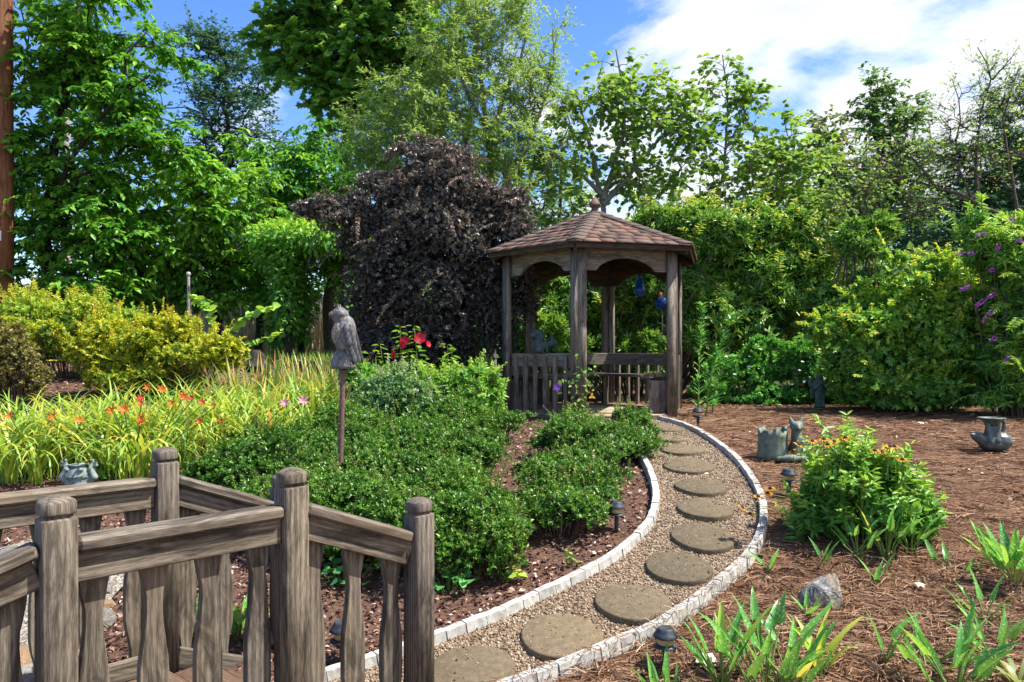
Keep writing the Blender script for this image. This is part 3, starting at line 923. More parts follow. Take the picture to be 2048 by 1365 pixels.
# gravel path sheet
nL = 70; nW = 9
sL = resample(WL, np.linalg.norm(np.diff(WL, axis=0), axis=1).sum() / nL)[:nL + 1]
sR = resample(WR, np.linalg.norm(np.diff(WR, axis=0), axis=1).sum() / nL)[:nL + 1]
n_ = min(len(sL), len(sR)); sL, sR = sL[:n_], sR[:n_]
t = np.linspace(0, 1, nW)[None, :, None]
PP = sL[:, None] * (1 - t) + sR[:, None] * t
PP[..., 2] = T(PP[..., 0], PP[..., 1]) + .012
i0 = np.arange(n_ - 1)[:, None] * nW + np.arange(nW - 1)[None]
def gravel_mat():
    m, t_, out = newmat('pea gravel'); q = NT(t_)
    oc = q.n('ShaderNodeTexCoord').outputs['Object']
    v = q.n('ShaderNodeTexVoronoi'); v.inputs['Scale'].default_value = 85; q.l(oc, v.inputs['Vector'])
    f2 = q.noise(4, 5, .6, oc)
    col = q.ramp(v.outputs['Color'], [(.1, (0.0720, 0.0495, 0.0300)), (.45, (0.1944, 0.1386, 0.0900)), (.75, (0.3024, 0.2310, 0.1560)), (1, (0.4320, 0.3564, 0.2700))])
    col = q.mix(q.ramp(f2, [(.45, .5), (.62, 0.)]), col, (.16, .10, .065))
    q.bsdf(out, col, .85, q.bump(q.m('SUBTRACT', 1., v.outputs['Distance']), .9, .008), .25)
    return m
M['gravel'] = gravel_mat()
gp = part('gravel_path', PP.reshape(-1, 3), np.stack([i0, i0 + 1, i0 + nW + 1, i0 + nW], -1).reshape(-1, 4), M['gravel'], None, smooth=True)
gp['kind'] = 'structure'
# loose pebbles
def vary_mat(name, stops, rough=.8, spec=.25):
    m, t_, out = newmat(name); q = NT(t_)
    f = q.n('ShaderNodeAttribute', attribute_name='rnd').outputs['Fac']
    q.bsdf(out, q.ramp(f, stops), rough, None, spec)
    return m
M['pebble'] = vary_mat('loose pebble', [(0, (0.0612, 0.0403, 0.0252)), (.4, (0.1700, 0.1178, 0.0756)), (.75, (0.2924, 0.2232, 0.1512)), (1, (0.4488, 0.3782, 0.2968))])
OCT = np.array([(1, 0, 0), (-1, 0, 0), (0, 1, 0), (0, -1, 0), (0, 0, 1), (0, 0, -1.)])
OCF = np.array([(0, 2, 4), (2, 1, 4), (1, 3, 4), (3, 0, 4), (2, 0, 5), (1, 2, 5), (3, 1, 5), (0, 3, 5)])
npb = 30000
yy = 3.0 + (YEND - 3.0) * rng.random(npb) ** 1.7
xx = pathL(yy) + (pathR(yy) - pathL(yy)) * rng.uniform(.02, .98, npb)
sz = rng.uniform(.0035, .0085, npb)
C_ = np.stack([xx, yy, T(xx, yy) + .012 + sz * .25], 1)
V = OCT[None] * (sz[:, None] * rng.uniform(.7, 1.4, (npb, 3)))[:, None, :]
an = rng.uniform(0, 6.28, npb)
V = np.stack([V[..., 0] * np.cos(an)[:, None] - V[..., 1] * np.sin(an)[:, None], V[..., 0] * np.sin(an)[:, None] + V[..., 1] * np.cos(an)[:, None], V[..., 2]], -1) + C_[:, None]
part('path_pebbles', V.reshape(-1, 3), (OCF[None] + (np.arange(npb) * 6)[:, None, None]).reshape(-1, 3), M['pebble'], None, {'rnd': np.repeat(rng.random(npb), 6)}, kind='stuff')

# pine straw on the right bed
M['needle'] = vary_mat('pine needles', [(0, (0.0586, 0.0289, 0.0173)), (.4, (0.1707, 0.0867, 0.0473)), (.75, (0.3200, 0.1965, 0.1155)), (1, (0.5120, 0.3930, 0.2714))], .7)
def scatter(n, y0, y1, p, side):
    y = y0 + (y1 - y0) * rng.random(n) ** p
    x = rng.uniform(-.78, .78, n) * (y + .3)
    R = np.where(y < YEND, pathR(y), pathR(YEND) - .05); L_ = np.where(y < YEND, pathL(y), -9)
    ok = (x > R + .05) if side == 'r' else (x < np.where(y < YEND, L_ - .05, -.3))
    return x[ok], y[ok]
def patch(x, y):
    return np.clip(.5 + .3 * np.sin(x * 1.7 + 2 * np.sin(y * 1.1)) * np.sin(y * 2.3 + 1.3 * np.sin(x * 2.1)) + .3 * np.sin(x * 5.3 + y * 3.1 + 2 * np.sin(y * 4)) * np.sin(y * 6.1 - x * 2), 0, 1)
def needles(n, side, mat, lo, hi, wd, y0=2.6, y1=11.5, pw=1.5, lift=.012):
    x, y = scatter(n, y0, y1, pw, side)
    m = len(x)
    az = rng.uniform(0, 6.28, m); ln = rng.uniform(lo, hi, m); bend = rng.normal(size=m) * .35
    z = T(x, y) + rng.random(m) * lift
    pts = []
    px_, py_ = x.copy(), y.copy(); a = az.copy()
    for k in range(4):
        pts.append(np.stack([px_, py_, z + .010 * math.sin(k * 1.05) * rng.random(m) + rng.random(m) * .004], 1))
        px_ = px_ + np.cos(a) * ln / 3; py_ = py_ + np.sin(a) * ln / 3; a = a + bend
    pts = np.stack(pts, 1)
    w_ = wd * rng.uniform(.7, 1.3, m)
    off = np.stack([-np.sin(az), np.cos(az), rng.normal(size=m) * .8], 1) * w_[:, None] / 2
    V = np.stack([pts - off[:, None], pts + off[:, None]], 2)
    i = np.arange(3)[:, None] * 2
    f = np.concatenate([i, i + 1, i + 3, i + 2], 1)
    Fc = (f[None] + (np.arange(m) * 8)[:, None, None]).reshape(-1, 4)
    return V.reshape(-1, 3), Fc, np.repeat(np.clip(.62 * rng.random(m) + .30 * patch(x, y) + .12 * rng.normal(size=m) * .3, 0, 1), 8)
V, Fc, r = needles(95000, 'r', None, .07, .17, .0032)
part('pine_straw', V, Fc, M['needle'], None, {'rnd': r}, kind='stuff')
m_ = 650
t_ = rng.random(m_) * (len(WR) - 2); i_ = t_.astype(int); f_ = (t_ - i_)[:, None]
E_ = WR[i_] * (1 - f_) + WR[i_ + 1] * f_
az = rng.uniform(0, 6.28, m_); ln = rng.uniform(.05, .13, m_)
E_[:, 0] += rng.normal(size=m_) * .035 + .035
z_ = T(E_[:, 0], E_[:, 1]) + np.where(np.abs(E_[:, 0] - np.interp(E_[:, 1], yr, xr)) < .04, .063, .02) + rng.random(m_) * .008
c_ = np.stack([E_[:, 0], E_[:, 1], z_], 1); h_ = np.stack([np.cos(az), np.sin(az), rng.normal(size=m_) * .12], 1) * ln[:, None] / 2
o_ = np.stack([-np.sin(az), np.cos(az), np.full(m_, .5)], 1) * .0016
V = np.stack([c_ - h_ - o_, c_ - h_ + o_, c_ + np.array([0, 0, .006]) - o_, c_ + np.array([0, 0, .006]) + o_, c_ + h_ - o_, c_ + h_ + o_], 1)
part('loose_straw', V.reshape(-1, 3), (np.array([(0, 1, 3, 2), (2, 3, 5, 4)])[None] + (np.arange(m_) * 6)[:, None, None]).reshape(-1, 4), M['needle'], None, {'rnd': np.repeat(rng.random(m_), 6)}, kind='stuff')
# bark chips and leaf litter on the left bed
M['chip'] = vary_mat('bark chips', [(0, (0.0425, 0.0219, 0.0190)), (.45, (0.1414, 0.0734, 0.0589)), (.75, (0.2828, 0.1687, 0.1299)), (.93, (0.4525, 0.3280, 0.2685)), (1, (0.5939, 0.5467, 0.5024))], .8)
def chips(n, side, lo, hi, y0, y1, pw, lift=.012, tilt=.5, extra=None):
    x, y = scatter(n, y0, y1, pw, side)
    if extra is not None: x, y = extra
    m = len(x)
    P = np.stack([x, y, T(x, y) + .003 + rng.random(m) * lift], 1)
    az = rng.uniform(0, 6.28, m)
    D = nrm(np.stack([np.cos(az), np.sin(az), rng.normal(size=m) * tilt * .6], 1))
    N = nrm(np.array([0, 0, 1.]) + rng.normal(size=(m, 3)) * tilt)
    L = rng.uniform(lo, hi, m)
    return leaves_geo(P, D, N, L, L * rng.uniform(.3, .65, m), 'ovate' if hi > .05 else 'diamond', rng.random(m))
V, Fc, r = chips(90000, 'l', .012, .046, 2.4, 11.5, 1.35)
part('bark_mulch', V, Fc, M['chip'], None, {'rnd': r}, kind='stuff')
M['litter'] = vary_mat('fallen leaf litter', [(0, (.10, .05, .03)), (.5, (.28, .17, .10)), (.85, (.5, .38, .27)), (1, (.62, .54, .45))], .75)
V, Fc, r = chips(900, 'r', .03, .06, 2.7, 10.5, 1.2, .02)
part('dead_leaf_litter', V, Fc, M['litter'], None, {'rnd': r}, kind='stuff')

# ================================================================ PATH EDGING
def edging_block_mesh(seed, half=.5):
    random.seed(seed)
    bm = bmesh.new()
    bmesh.ops.create_cube(bm, size=1)
    for v in bm.verts:
        top = v.co.z > 0
        v.co = Vector((v.co.x * (.046 if top else .058), v.co.y * .99, (v.co.z + .5) * .082 - .024))
    bmesh.ops.subdivide_edges(bm, edges=[e for e in bm.edges if abs((e.verts[0].co - e.verts[1].co).y) > .5], cuts=3)
    for v in bm.verts:
        v.co += Vector((random.uniform(-.002, .002), 0, random.uniform(-.0015, .0015) if v.co.z > 0 else 0))
    bmesh.ops.bevel(bm, geom=[e for e in bm.edges], offset=.0016, segments=1, affect='EDGES')
    return bm_mesh(bm, 'block', M['edge'])
EB = [edging_block_mesh(s) for s in range(5)]
def edging(line, label, joint=4):
    P = resample(line, .118)
    rt = root('path_edging', P[len(P) // 2], label, 'garden edging', 'edgings along the gravel path')
    for k in range(len(P) - 1):
        a, b = P[k].copy(), P[k + 1].copy()
        a[2] = T(a[0], a[1]); b[2] = T(b[0], b[1])
        c = (a + b) / 2; d = Vector(b - a)
        gap = .008 if k % joint == 0 else .001
        xax = Vector((d.y, -d.x, 0)).normalized(); yax = d.normalized(); zax = xax.cross(yax)
        qn = Matrix((xax, yax, zax)).transposed().to_quaternion() @ Quaternion((0, 0, 1), random.uniform(-.02, .02))
        at_world('block', EB[(k * 7 + k // 3) % 5], rt, (c[0], c[1], c[2] + random.uniform(-.0015, .0015)), qn, (random.uniform(.95, 1.05), d.length - gap, random.uniform(.95, 1.04)))
    return rt
edging(WL[8:], 'white block edging on the inner bend of the gravel path, beside the dwarf shrubs')
edging(WR, 'white block edging on the outer bend of the gravel path, beside the pine straw bed')

# ================================================================ STEPPING STONES
def stone_mesh(seed):
    random.seed(seed)
    n = 36
    prof = [(.86, -.03), (1.0, -.028), (1.0, .026), (.985, .036), (.95, .040)]
    a = np.arange(n) * 2 * PI / n
    wob = 1 + .012 * np.sin(a * 3 + seed) + .008 * np.sin(a * 5 + 2 * seed)
    rings = [np.stack([r * wob * np.cos(a), r * wob * np.sin(a), np.full(n, z)], 1) for r, z in prof]
    return loft('stepping_stone', rings, M['step'], smooth=False)
SM = [stone_mesh(s) for s in range(3)]
STN = [((1330, 862), 60, 'round stepping stone closest to the gazebo step, partly hidden'),
       ((1336, 882), 80, 'small looking round stepping stone second from the gazebo'),
       ((1365, 906), 95, 'round stepping stone third from the gazebo along the path'),
       ((1376, 939), 102, 'round stepping stone fourth from the gazebo, level with the start of the inner edging'),
       ((1402, 981), 110, 'round stepping stone with two pale petals on it, fifth from the gazebo'),
       ((1410, 1026), 124, 'round stepping stone beside the golden flowers hanging over the edging'),
       ((1405, 1083), 135, 'round stepping stone at the widest point of the path bend'),
       ((1357, 1145), 140, 'round stepping stone just past the bend, fourth from the bridge end'),
       ((1265, 1214), 158, 'round stepping stone between the last path bend and the black path light'),
       ((1123, 1283), 172, 'big round stepping stone lying second from the bridge'),
       ((945, 1352), 190, 'nearest round stepping stone, cut by the picture edge beside the bridge post')]
for k, ((px, py), wpx, lab) in enumerate(STN):
    p = G(px, py)
    r = .195 * rng.uniform(.96, 1.04)
    o = at_world('stepping_stone', SM[k % 3], None, (p[0], p[1], p[2] + .004), None, (r, r, .8))
    e = .05
    sx = float(T(p[0] + e, p[1]) - T(p[0] - e, p[1])) / (2 * e); sy = float(T(p[0], p[1] + e) - T(p[0], p[1] - e)) / (2 * e)
    o.rotation_mode = 'QUATERNION'
    o.rotation_quaternion = Vector((0, 0, 1)).rotation_difference(Vector((-sx * .75 + rng.normal() * .015, -sy * .75 + rng.normal() * .015, 1)).normalized()) @ Quaternion((0, 0, 1), k * 1.1)
    tag(o, lab, 'stepping stone', 'round stepping stones in the gravel path')

# ================================================================ FOOTBRIDGE
def pt(px, d): return np.array([(px - 1024) / F * d, d, 0.])
P1 = pt(113, 2.18); P3 = pt(583, 2.70); P2 = pt(330, 3.30); P4 = pt(838, 3.02)
off = P2 - P3
P1b = P1 + off; P4b = P4 + off
P0 = P1 - (P4 - P3) * np.array([1.05, 1.0, 1]); P0b = P0 + off
TOP = .985; DROP = .168
br = root('footbridge', ((P1 + P2) / 2 + np.array([0, 0, .0])), 'weathered grey timber footbridge with turned flat balusters and capped posts', 'footbridge')
def post_mesh(H, w=.092):
    def ring(a, c, z):
        return [(a, a - c, z), (a - c, a, z), (-a + c, a, z), (-a, a - c, z), (-a, -a + c, z), (-a + c, -a, z), (a - c, -a, z), (a, -a + c, z)]
    a = w / 2
    R = [ring(a, .005, 0), ring(a, .005, H - .070), ring(a * .97, .007, H - .065), ring(a * .80, .010, H - .061), ring(a * .80, .010, H - .054),
         ring(a * .99, .017, H - .051), ring(a * 1.01, .019, H - .047), ring(a * 1.01, .019, H - .019), ring(a * .95, .020, H - .013), ring(a * .55, .014, H - .002), ring(a * .45, .012, H)]
    me = loft('post', R, M['rail'])
    return me
axis_dir = Vector(P3 - P1).normalized()
pq = Quaternion((0, 0, 1), math.atan2(axis_dir.y, axis_dir.x))
zt = {'P0': TOP - DROP, 'P1': TOP, 'P3': TOP, 'P2': TOP, 'P4': TOP - DROP, 'P1b': TOP, 'P4b': TOP - DROP, 'P0b': TOP - DROP}
for nm in zt:
    p = {'P0': P0, 'P1': P1, 'P2': P2, 'P3': P3, 'P4': P4, 'P1b': P1b, 'P4b': P4b, 'P0b': P0b}[nm]
    b = float(T(p[0], p[1])) - .05
    at_world('post', post_mesh(zt[nm] - b), br, (p[0], p[1], b), pq @ Quaternion((0, 0, 1), rng.normal() * .03))
def baluster_mesh(L):
    ts = [0, .05, .10, .16, .21, .27, .34, .42, .48, .54, .70, .76, .82, .88, .93, 1.0]
    ws = [.043, .043, .042, .034, .026, .0245, .028, .036, .042, .0445, .0445, .039, .028, .0215, .021, .026]
    poly = [(w_, L * (1 - t_)) for t_, w_ in zip(ts, ws)] + [(-w_, L * (1 - t_)) for t_, w_ in list(zip(ts, ws))[::-1]]
    return prism('baluster', poly, .036, M['rail'], .0025)
away = Vector(off).normalized()
def rail_run(a, b, za, zb, nb, balust=True):
    """cap rail, side board, bottom rail and balusters between two posts"""
    a = Vector(a); b = Vector(b); d = (b - a); dn = d.normalized()
    e0 = a + dn * .048; e1 = b - dn * .048
    def at(p, z): return Vector((p.x, p.y, z))
    beam('handrail', at(e0, za - .148), at(e1, zb - .148), .042, .088, M['rail'], br, bev=.009)
    beam('side_rail', at(e0, za - .216), at(e1, zb - .216), .088, .036, M['rail'], br, bev=.004)
    beam('bottom_rail', at(e0, za - .935), at(e1, zb - .935), .085, .036, M['rail'], br, bev=.004)
    for k in range(4):
        t_ = (k + .5) / 4
        q_ = e0.lerp(e1, t_); zq = za + (zb - za) * t_ - .17 + rng.uniform(-.02, .02)
        at_world('screw', SCREW, br, (q_.x - away.x * .0185, q_.y - away.y * .0185, zq), rot_to(-away))
    for k in range(nb):
        t_ = (k + .62) / (nb + .24)
        p = a.lerp(b, t_) + away * .036
        z_ = za + (zb - za) * t_
        L = .765
        me = BAL[rng.integers(len(BAL))]
        at_world('baluster', me, br, (p.x, p.y, z_ - .225 - L + .03), Quaternion((0, 0, 1), math.atan2(dn.y, dn.x) + rng.normal() * .02))
SCREW = lathe('screw', [(.0045, -.004), (.0045, .0015), (.003, .0025), (.0, .002)], M['rust'], 8)
BAL = [baluster_mesh(.765), baluster_mesh(.770)]
rail_run(P1, P3, TOP, TOP, 4)
rail_run(P3, P4, TOP, TOP - DROP, 3)
rail_run(P0, P1, TOP - DROP, TOP, 3)
rail_run(P1b, P2, TOP, TOP, 4)
rail_run(P2, P4b, TOP, TOP - DROP, 3)
rail_run(P0b, P1b, TOP - DROP, TOP, 3)
# deck planks, laid across
def deck(a, b, a2, b2, za, zb):
    a, b, a2, b2 = (Vector(v) for v in (a, b, a2, b2))
    n = max(3, int((b - a).length / .098))
    for k in range(n):
        t_ = (k + .5) / n
        p = a.lerp(b, t_); q = a2.lerp(b2, t_); z_ = za + (zb - za) * t_ + random.uniform(-.003, .003)
        ins = (q - p).normalized() * .05
        beam('plank', Vector((p.x, p.y, z_)) + ins, Vector((q.x, q.y, z_)) - ins, .03, .088, M['deckb'], br, bev=.004)
DZ = 0.005
deck(P1, P3, P1b, P2, DZ, DZ); deck(P3, P4, P2, P4b, DZ, DZ - DROP * .8); deck(P0, P1, P0b, P1b, DZ - DROP * .8, DZ)

# creek bed gravel and rocks at the left of the bridge
cxs = np.linspace(-3.5, -2.15, 14); cys = np.linspace(2.0, 4.15, 16)
CX, CY = np.meshgrid(cxs, cys)
CX = CX + (CY - 3) * .05
CZ = T(CX, CY) + .022
ic = np.arange(15)[:, None] * 14 + np.arange(13)[None]
cb = part('creek_gravel', np.stack([CX.ravel(), CY.ravel(), CZ.ravel()], 1), np.stack([ic, ic + 1, ic + 15, ic + 14], -1).reshape(-1, 4), M['creek'], None, smooth=True)
cb['kind'] = 'structure'
def rock_mesh(seed, mat, flat=.7, pts=26):
    r = np.random.default_rng(seed)
    bm = bmesh.new()
    for v in nrm(r.normal(size=(pts, 3))) * r.uniform(.75, 1.0, (pts, 1)):
        bm.verts.new((v[0], v[1], v[2] * flat))
    res = bmesh.ops.convex_hull(bm, input=bm.verts)
    bmesh.ops.delete(bm, geom=[e for e in res['geom_interior'] if isinstance(e, bmesh.types.BMVert)], context='VERTS')
    bmesh.ops.bevel(bm, geom=list(bm.edges), offset=.05, segments=1, affect='EDGES')
    bmesh.ops.triangulate(bm, faces=bm.faces)
    bmesh.ops.subdivide_edges(bm, edges=bm.edges, cuts=1)
    for v in bm.verts:
        v.co += Vector(r.normal(size=3) * .018)
    return bm_mesh(bm, 'rock', mat)
ROCKS = [(38, 1118, .13, 'palerock', 'large pale lichen spotted creek rock seen left of the front bridge post'),
         (25, 1160, .085, 'palerock', 'round pale creek rock tucked under the large lichen spotted rock'),
         (75, 1130, .075, 'rock', 'dark grey creek rock touching the front bridge post, above the sloping handrail'),
         (62, 1100, .07, 'tanrock', 'brownish creek rock on the mulch above the pale rocks'),
         (196, 1190, .085, 'palerock', 'pale creek rock seen between the first balusters of the bridge, upper one'),
         (204, 1222, .07, 'tanrock', 'tan flat creek rock sandwiched between two grey rocks behind the bridge balusters'),
         (200, 1250, .10, 'rock', 'blue grey creek rock seen behind the first bridge baluster, lowest of its pile'),
         (45, 1340, .13, 'tanrock', 'long tan ledge rock on the creek gravel under the sloping handrail'),
         (50, 1385, .13, 'palerock', 'white speckled creek rock below the tan ledge rock'),
         (540, 1285, .085, 'palerock', 'pale rock on the mulch beside the main bridge post'),]
for k, (px, py, r, mt, lab) in enumerate(ROCKS):
    p = G(px, py)
    o = at_world('creek_rock', rock_mesh(40 + k, M[mt], .65), None, (p[0], p[1], p[2] + r * .25), Quaternion((0, 0, 1), k * .9), (r * 1.15, r * .9, r))
    tag(o, lab, 'rock', 'rocks along the dry creek')
# the big boulder in the right bed
p = G(1645, 1205)
bm = bmesh.new()
pts = [(-.135, -.01, -.02), (-.125, .0, .055), (-.06, -.03, .10), (.0, .02, .118), (.055, .0, .145), (.085, .02, .14), (.105, .01, .04), (.10, -.03, -.04), (.02, -.085, -.045), (-.08, -.07, -.03), (.0, -.075, .03), (.07, -.06, .06), (-.08, .09, .0), (.06, .10, .06), (.03, .1, .1), (.09, .1, -.03), (-.03, -.06, .075)]
for v in pts: bm.verts.new(v)
res = bmesh.ops.convex_hull(bm, input=bm.verts)
bmesh.ops.bevel(bm, geom=list(bm.edges), offset=.008, segments=1, affect='EDGES')
bmesh.ops.triangulate(bm, faces=bm.faces)
bmesh.ops.subdivide_edges(bm, edges=bm.edges, cuts=2)
for v in bm.verts: v.co += Vector(rng.normal(size=3) * .0016)
tag(at_world('boulder', bm_mesh(bm, 'boulder', M['rock']), None, (p[0], p[1], p[2] + .005)), 'angular grey brown boulder with lichen lying in the pine straw', 'boulder')

# ================================================================ GAZEBO
GC = np.array([1.045, 9.44]); GR = 1.2; FLOOR = .70; GA = math.radians(-105.5)
gz = root('gazebo', (GC[0], GC[1], FLOOR - .1), 'small six sided weathered timber gazebo with brown shingle roof', 'gazebo')
def hv(k, r=GR, z=0.): 
    a = GA + k * PI / 3
    return Vector((GC[0] + r * math.cos(a), GC[1] + r * math.sin(a), z))
# k: 0 front centre, 1 right front, 2 right back, 3 back centre, 4 left back, 5 left front
EAVE = 2.605; APEX = 3.165; RE = 1.40
for k in range(6):
    A = hv(k); n1 = (hv(k + 1) - A).normalized(); n2 = (hv(k - 1) - A).normalized()
    rad = Vector((A.x - GC[0], A.y - GC[1], 0)).normalized()
    zb = float(T(A.x, A.y)) - .03
    wl, th = .108, .046
    i1 = Vector((-n1.y, n1.x, 0)); i2 = Vector((n2.y, -n2.x, 0))
    for sgn, (e, inn) in enumerate(((n1, i1), (n2, i2))):
        g0 = rad * -.004
        poly = [g0 * (1 if sgn else 0), e * wl, e * wl + inn * th, -rad * th * 1.155 - rad * (.003 if sgn else 0)]
        rings = []
        for z_ in (0, EAVE - .03 - zb):
            rings.append([(v.x, v.y, z_) for v in poly])
        at_world('post', loft('post', rings, M['gaz']), gz, (A.x, A.y, zb))
def side(k):
    a, b = hv(k), hv(k + 1)
    d = (b - a).normalized(); inn = Vector((-d.y, d.x, 0))
    return a, b, d, inn
# floor
fr = root
apo = GR * math.cos(PI / 6)
fd = side(0)[2]; fi = side(0)[3]     # boards run parallel to the entrance side
nb = 16
for k in range(nb):
    c0 = -apo + .02 + (2 * apo - .04) * k / nb; c1 = -apo + .02 + (2 * apo - .04) * (k + 1) / nb - .007
    def half(c): return (GR - abs(c) / math.sqrt(3)) - .02
    h0, h1 = half(c0), half(c1)
    c = Vector((GC[0], GC[1], 0))
    org = c + fi * ((c0 + c1) / 2)
    w2 = (c1 - c0) / 2
    rings = []
    # local Z along the board (fd), local X up, local Y across
    q_ = rot_to(fd, (0, 0, 1))
    hh = min(h0, h1); ha = half(c0); hb_ = half(c1)
    yv = q_ @ Vector((0, 1, 0)); sg = 1 if yv.dot(fi) > 0 else -1
    V_ = []
    for s_ in (-1, 1):
        V_.append([(-.03, -sg * w2, s_ * ha), (0, -sg * w2, s_ * ha), (0, sg * w2, s_ * hb_), (-.03, sg * w2, s_ * hb_)])
    at_world('floor_board', loft('floor_board', V_, M['deckg']), gz, (org.x, org.y, FLOOR), q_)
for k in range(6):
    a, b, d, inn = side(k)
    beam('rim_joist', a + d * .02 + inn * .03 + Vector((0, 0, FLOOR - .08)), b - d * .02 + inn * .03 + Vector((0, 0, FLOOR - .08)), .095, .036, M['gaz'], gz)
# headers with arches
for k in range(6):
    a, b, d, inn = side(k)
    Ls = (b - a).length
    s0, s1 = .03, Ls - .03
    top, bot = EAVE - .012, 2.325
    poly = [(top, s0), (top, s1), (bot, s1)]
    a0, a1 = Ls * .20, Ls * .80
    for q_ in range(17):
        t_ = q_ / 16
        s_ = a1 + (a0 - a1) * t_
        poly.append((bot + .145 * math.sin(PI * t_) ** .62, s_))
    poly.append((bot, s0))
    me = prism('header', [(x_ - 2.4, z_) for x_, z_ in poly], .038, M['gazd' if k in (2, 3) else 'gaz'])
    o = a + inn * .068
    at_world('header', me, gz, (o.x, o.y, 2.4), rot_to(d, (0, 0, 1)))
# rails, balusters, benches on every side but the entrance (0-1)
def gbal_mesh():
    poly = [(-.021, 0), (.021, 0), (.021, .725), (0, .745), (-.021, .745)]
    return prism('baluster', poly, .04, M['gaz'], .002)
GB = gbal_mesh()
for k in range(1, 6):
    a, b, d, inn = side(k)
    Ls = (b - a).length
    p0 = a + d * .03 + inn * .075 + Vector((0, 0, 1.315)); p1 = b - d * .03 + inn * .075 + Vector((0, 0, 1.315))
    beam('back_rail', p0, p1, .16, .038, M['gaz'], gz)
    for j in range(6):
        s_ = Ls * (.17 + .66 * j / 5)
        p = a + d * s_ + inn * .034
        at_world('baluster', GB, gz, (p.x, p.y, .625), Quaternion((0, 0, 1), math.atan2(d.y, d.x) + rng.normal() * .02))
    # seat
    for r_, (i0_, i1_) in enumerate(((.10, .27), (.276, .44))):
        tn = math.tan(PI / 6)
        # mitred board between inward offsets i0_ and i1_
        m0, m1 = i0_ * tn * 1.0, i1_ * tn * 1.0
        lo0, hi0, lo1, hi1 = m0, Ls - m0, m1, Ls - m1
        V_ = [[(0, i0_, lo0), (.036, i0_, lo0), (.036, i1_, lo1), (0, i1_, lo1)], [(0, i0_, hi0), (.036, i0_, hi0), (.036, i1_, hi1), (0, i1_, hi1)]]
        q_ = rot_to(d, (0, 0, 1)); yv = q_ @ Vector((0, 1, 0)); sg = 1 if yv.dot(inn) > 0 else -1
        V_ = [[(v[0], v[1] * sg, v[2]) for v in rr] for rr in V_]
        at_world('seat_board', loft('seat_board', V_, M['gaz']), gz, (a.x, a.y, 1.085), q_)
for k in (1, 2, 3, 4, 5, 0):
    A = hv(k, GR - .07); c = hv(k, GR - .42)
    mid = (A + c) / 2
    d = (A - c).normalized()
    for s_ in (-1, 1):
        perp = Vector((-d.y, d.x, 0)) * (.075 * s_)
        # two boards side by side, standing
        me = box_mesh('bench_support', .165, .03, 1.083 - FLOOR - .004, M['gaz'])
        pp = mid + d * (.085 * s_)
        at_world('bench_support', me, gz, (pp.x, pp.y, FLOOR + .002), Quaternion((0, 0, 1), math.atan2(d.y, d.x)))
# end box under the bench beside the right front post
d01 = side(0)[2]
A = hv(1) - d01 * .19 + side(0)[3] * .12
at_world('bench_end', box_mesh('bench_end', .215, .05, 1.083 - FLOOR - .004, M['gaz']), gz, (A.x, A.y, FLOOR + .002), Quaternion((0, 0, 1), math.atan2(d01.y, d01.x)))
at_world('bench_cap', box_mesh('bench_cap', .25, .16, .03, M['gaz'], .006), gz, (A.x, A.y + .05, 1.122), Quaternion((0, 0, 1), math.atan2(d01.y, d01.x)))
# roof
apexv = Vector((GC[0], GC[1], APEX))
rv = []
for k in range(6): rv.append(tuple(hv(k, RE - .015, EAVE + .0)))
for k in range(6): rv.append(tuple(hv(k, RE - .015, EAVE - .02)))
rv += [tuple(apexv - Vector((0, 0, .006))), tuple(apexv - Vector((0, 0, .03)))]
tri = [(k, (k + 1) % 6, 12) for k in range(6)] + [((k + 1) % 6 + 6, k + 6, 13) for k in range(6)]
quad = [(k + 6, (k + 1) % 6 + 6, (k + 1) % 6, k) for k in range(6)]
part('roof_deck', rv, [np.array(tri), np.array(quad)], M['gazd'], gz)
for k in range(6):
    a = hv(k, RE - .03, EAVE - .035); b = hv(k + 1, RE - .03, EAVE - .035)
    d = (b - a).normalized()
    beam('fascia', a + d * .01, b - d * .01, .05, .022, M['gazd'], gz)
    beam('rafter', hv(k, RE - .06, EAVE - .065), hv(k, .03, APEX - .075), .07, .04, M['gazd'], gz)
for k in range(6):
    a, b = hv(k, RE, EAVE + .004), hv(k + 1, RE, EAVE + .004)
    mid = (a + b) / 2; U = (b - a).normalized(); up = (apexv - mid); SL = up.length; up.normalize(); N = U.cross(up)
    if N.z < 0: N = -N
    ex = .138; nC = int(SL / ex)
    for c in range(nC + 1):
        s0 = c * ex - .012; s1 = min(s0 + ex + .03, SL - .005)
        if s1 - s0 < .03: continue
        hw = lambda s_: RE / 2 * (1 - s_ / SL) + .004
        u = -hw(s0) - random.uniform(0, .14)
        while u < hw(s0):
            wd = random.uniform(.13, .235)
            u0, u1 = max(u, -hw(s0)), min(u + wd - .004, hw(s0))
            t0, t1 = min(max(u, -hw(s1)), hw(s1)), max(min(u + wd - .004, hw(s1)), -hw(s1))
            u += wd
            if u1 - u0 < .015: continue
            th = random.choice([.006, .010, .013])
            V_ = []
            for (uu, ss, hh) in ((u0, s0, th + .006), (u1, s0, th + .006), (t1, s1, th * .6 + .001), (t0, s1, th * .6 + .001)):
                V_.append(mid + U * uu + up * ss + N * hh)
            for (uu, ss, hh) in ((u0, s0, 0), (u1, s0, 0), (t1, s1, 0), (t0, s1, 0)):
                V_.append(mid + U * uu + up * ss + N * hh)
            f = [(0, 1, 2, 3), (0, 4, 5, 1), (1, 5, 6, 2), (2, 6, 7, 3), (3, 7, 4, 0), (4, 7, 6, 5)]
            part('shingle', [tuple(v) for v in V_], np.array(f), M['shingle'], gz)
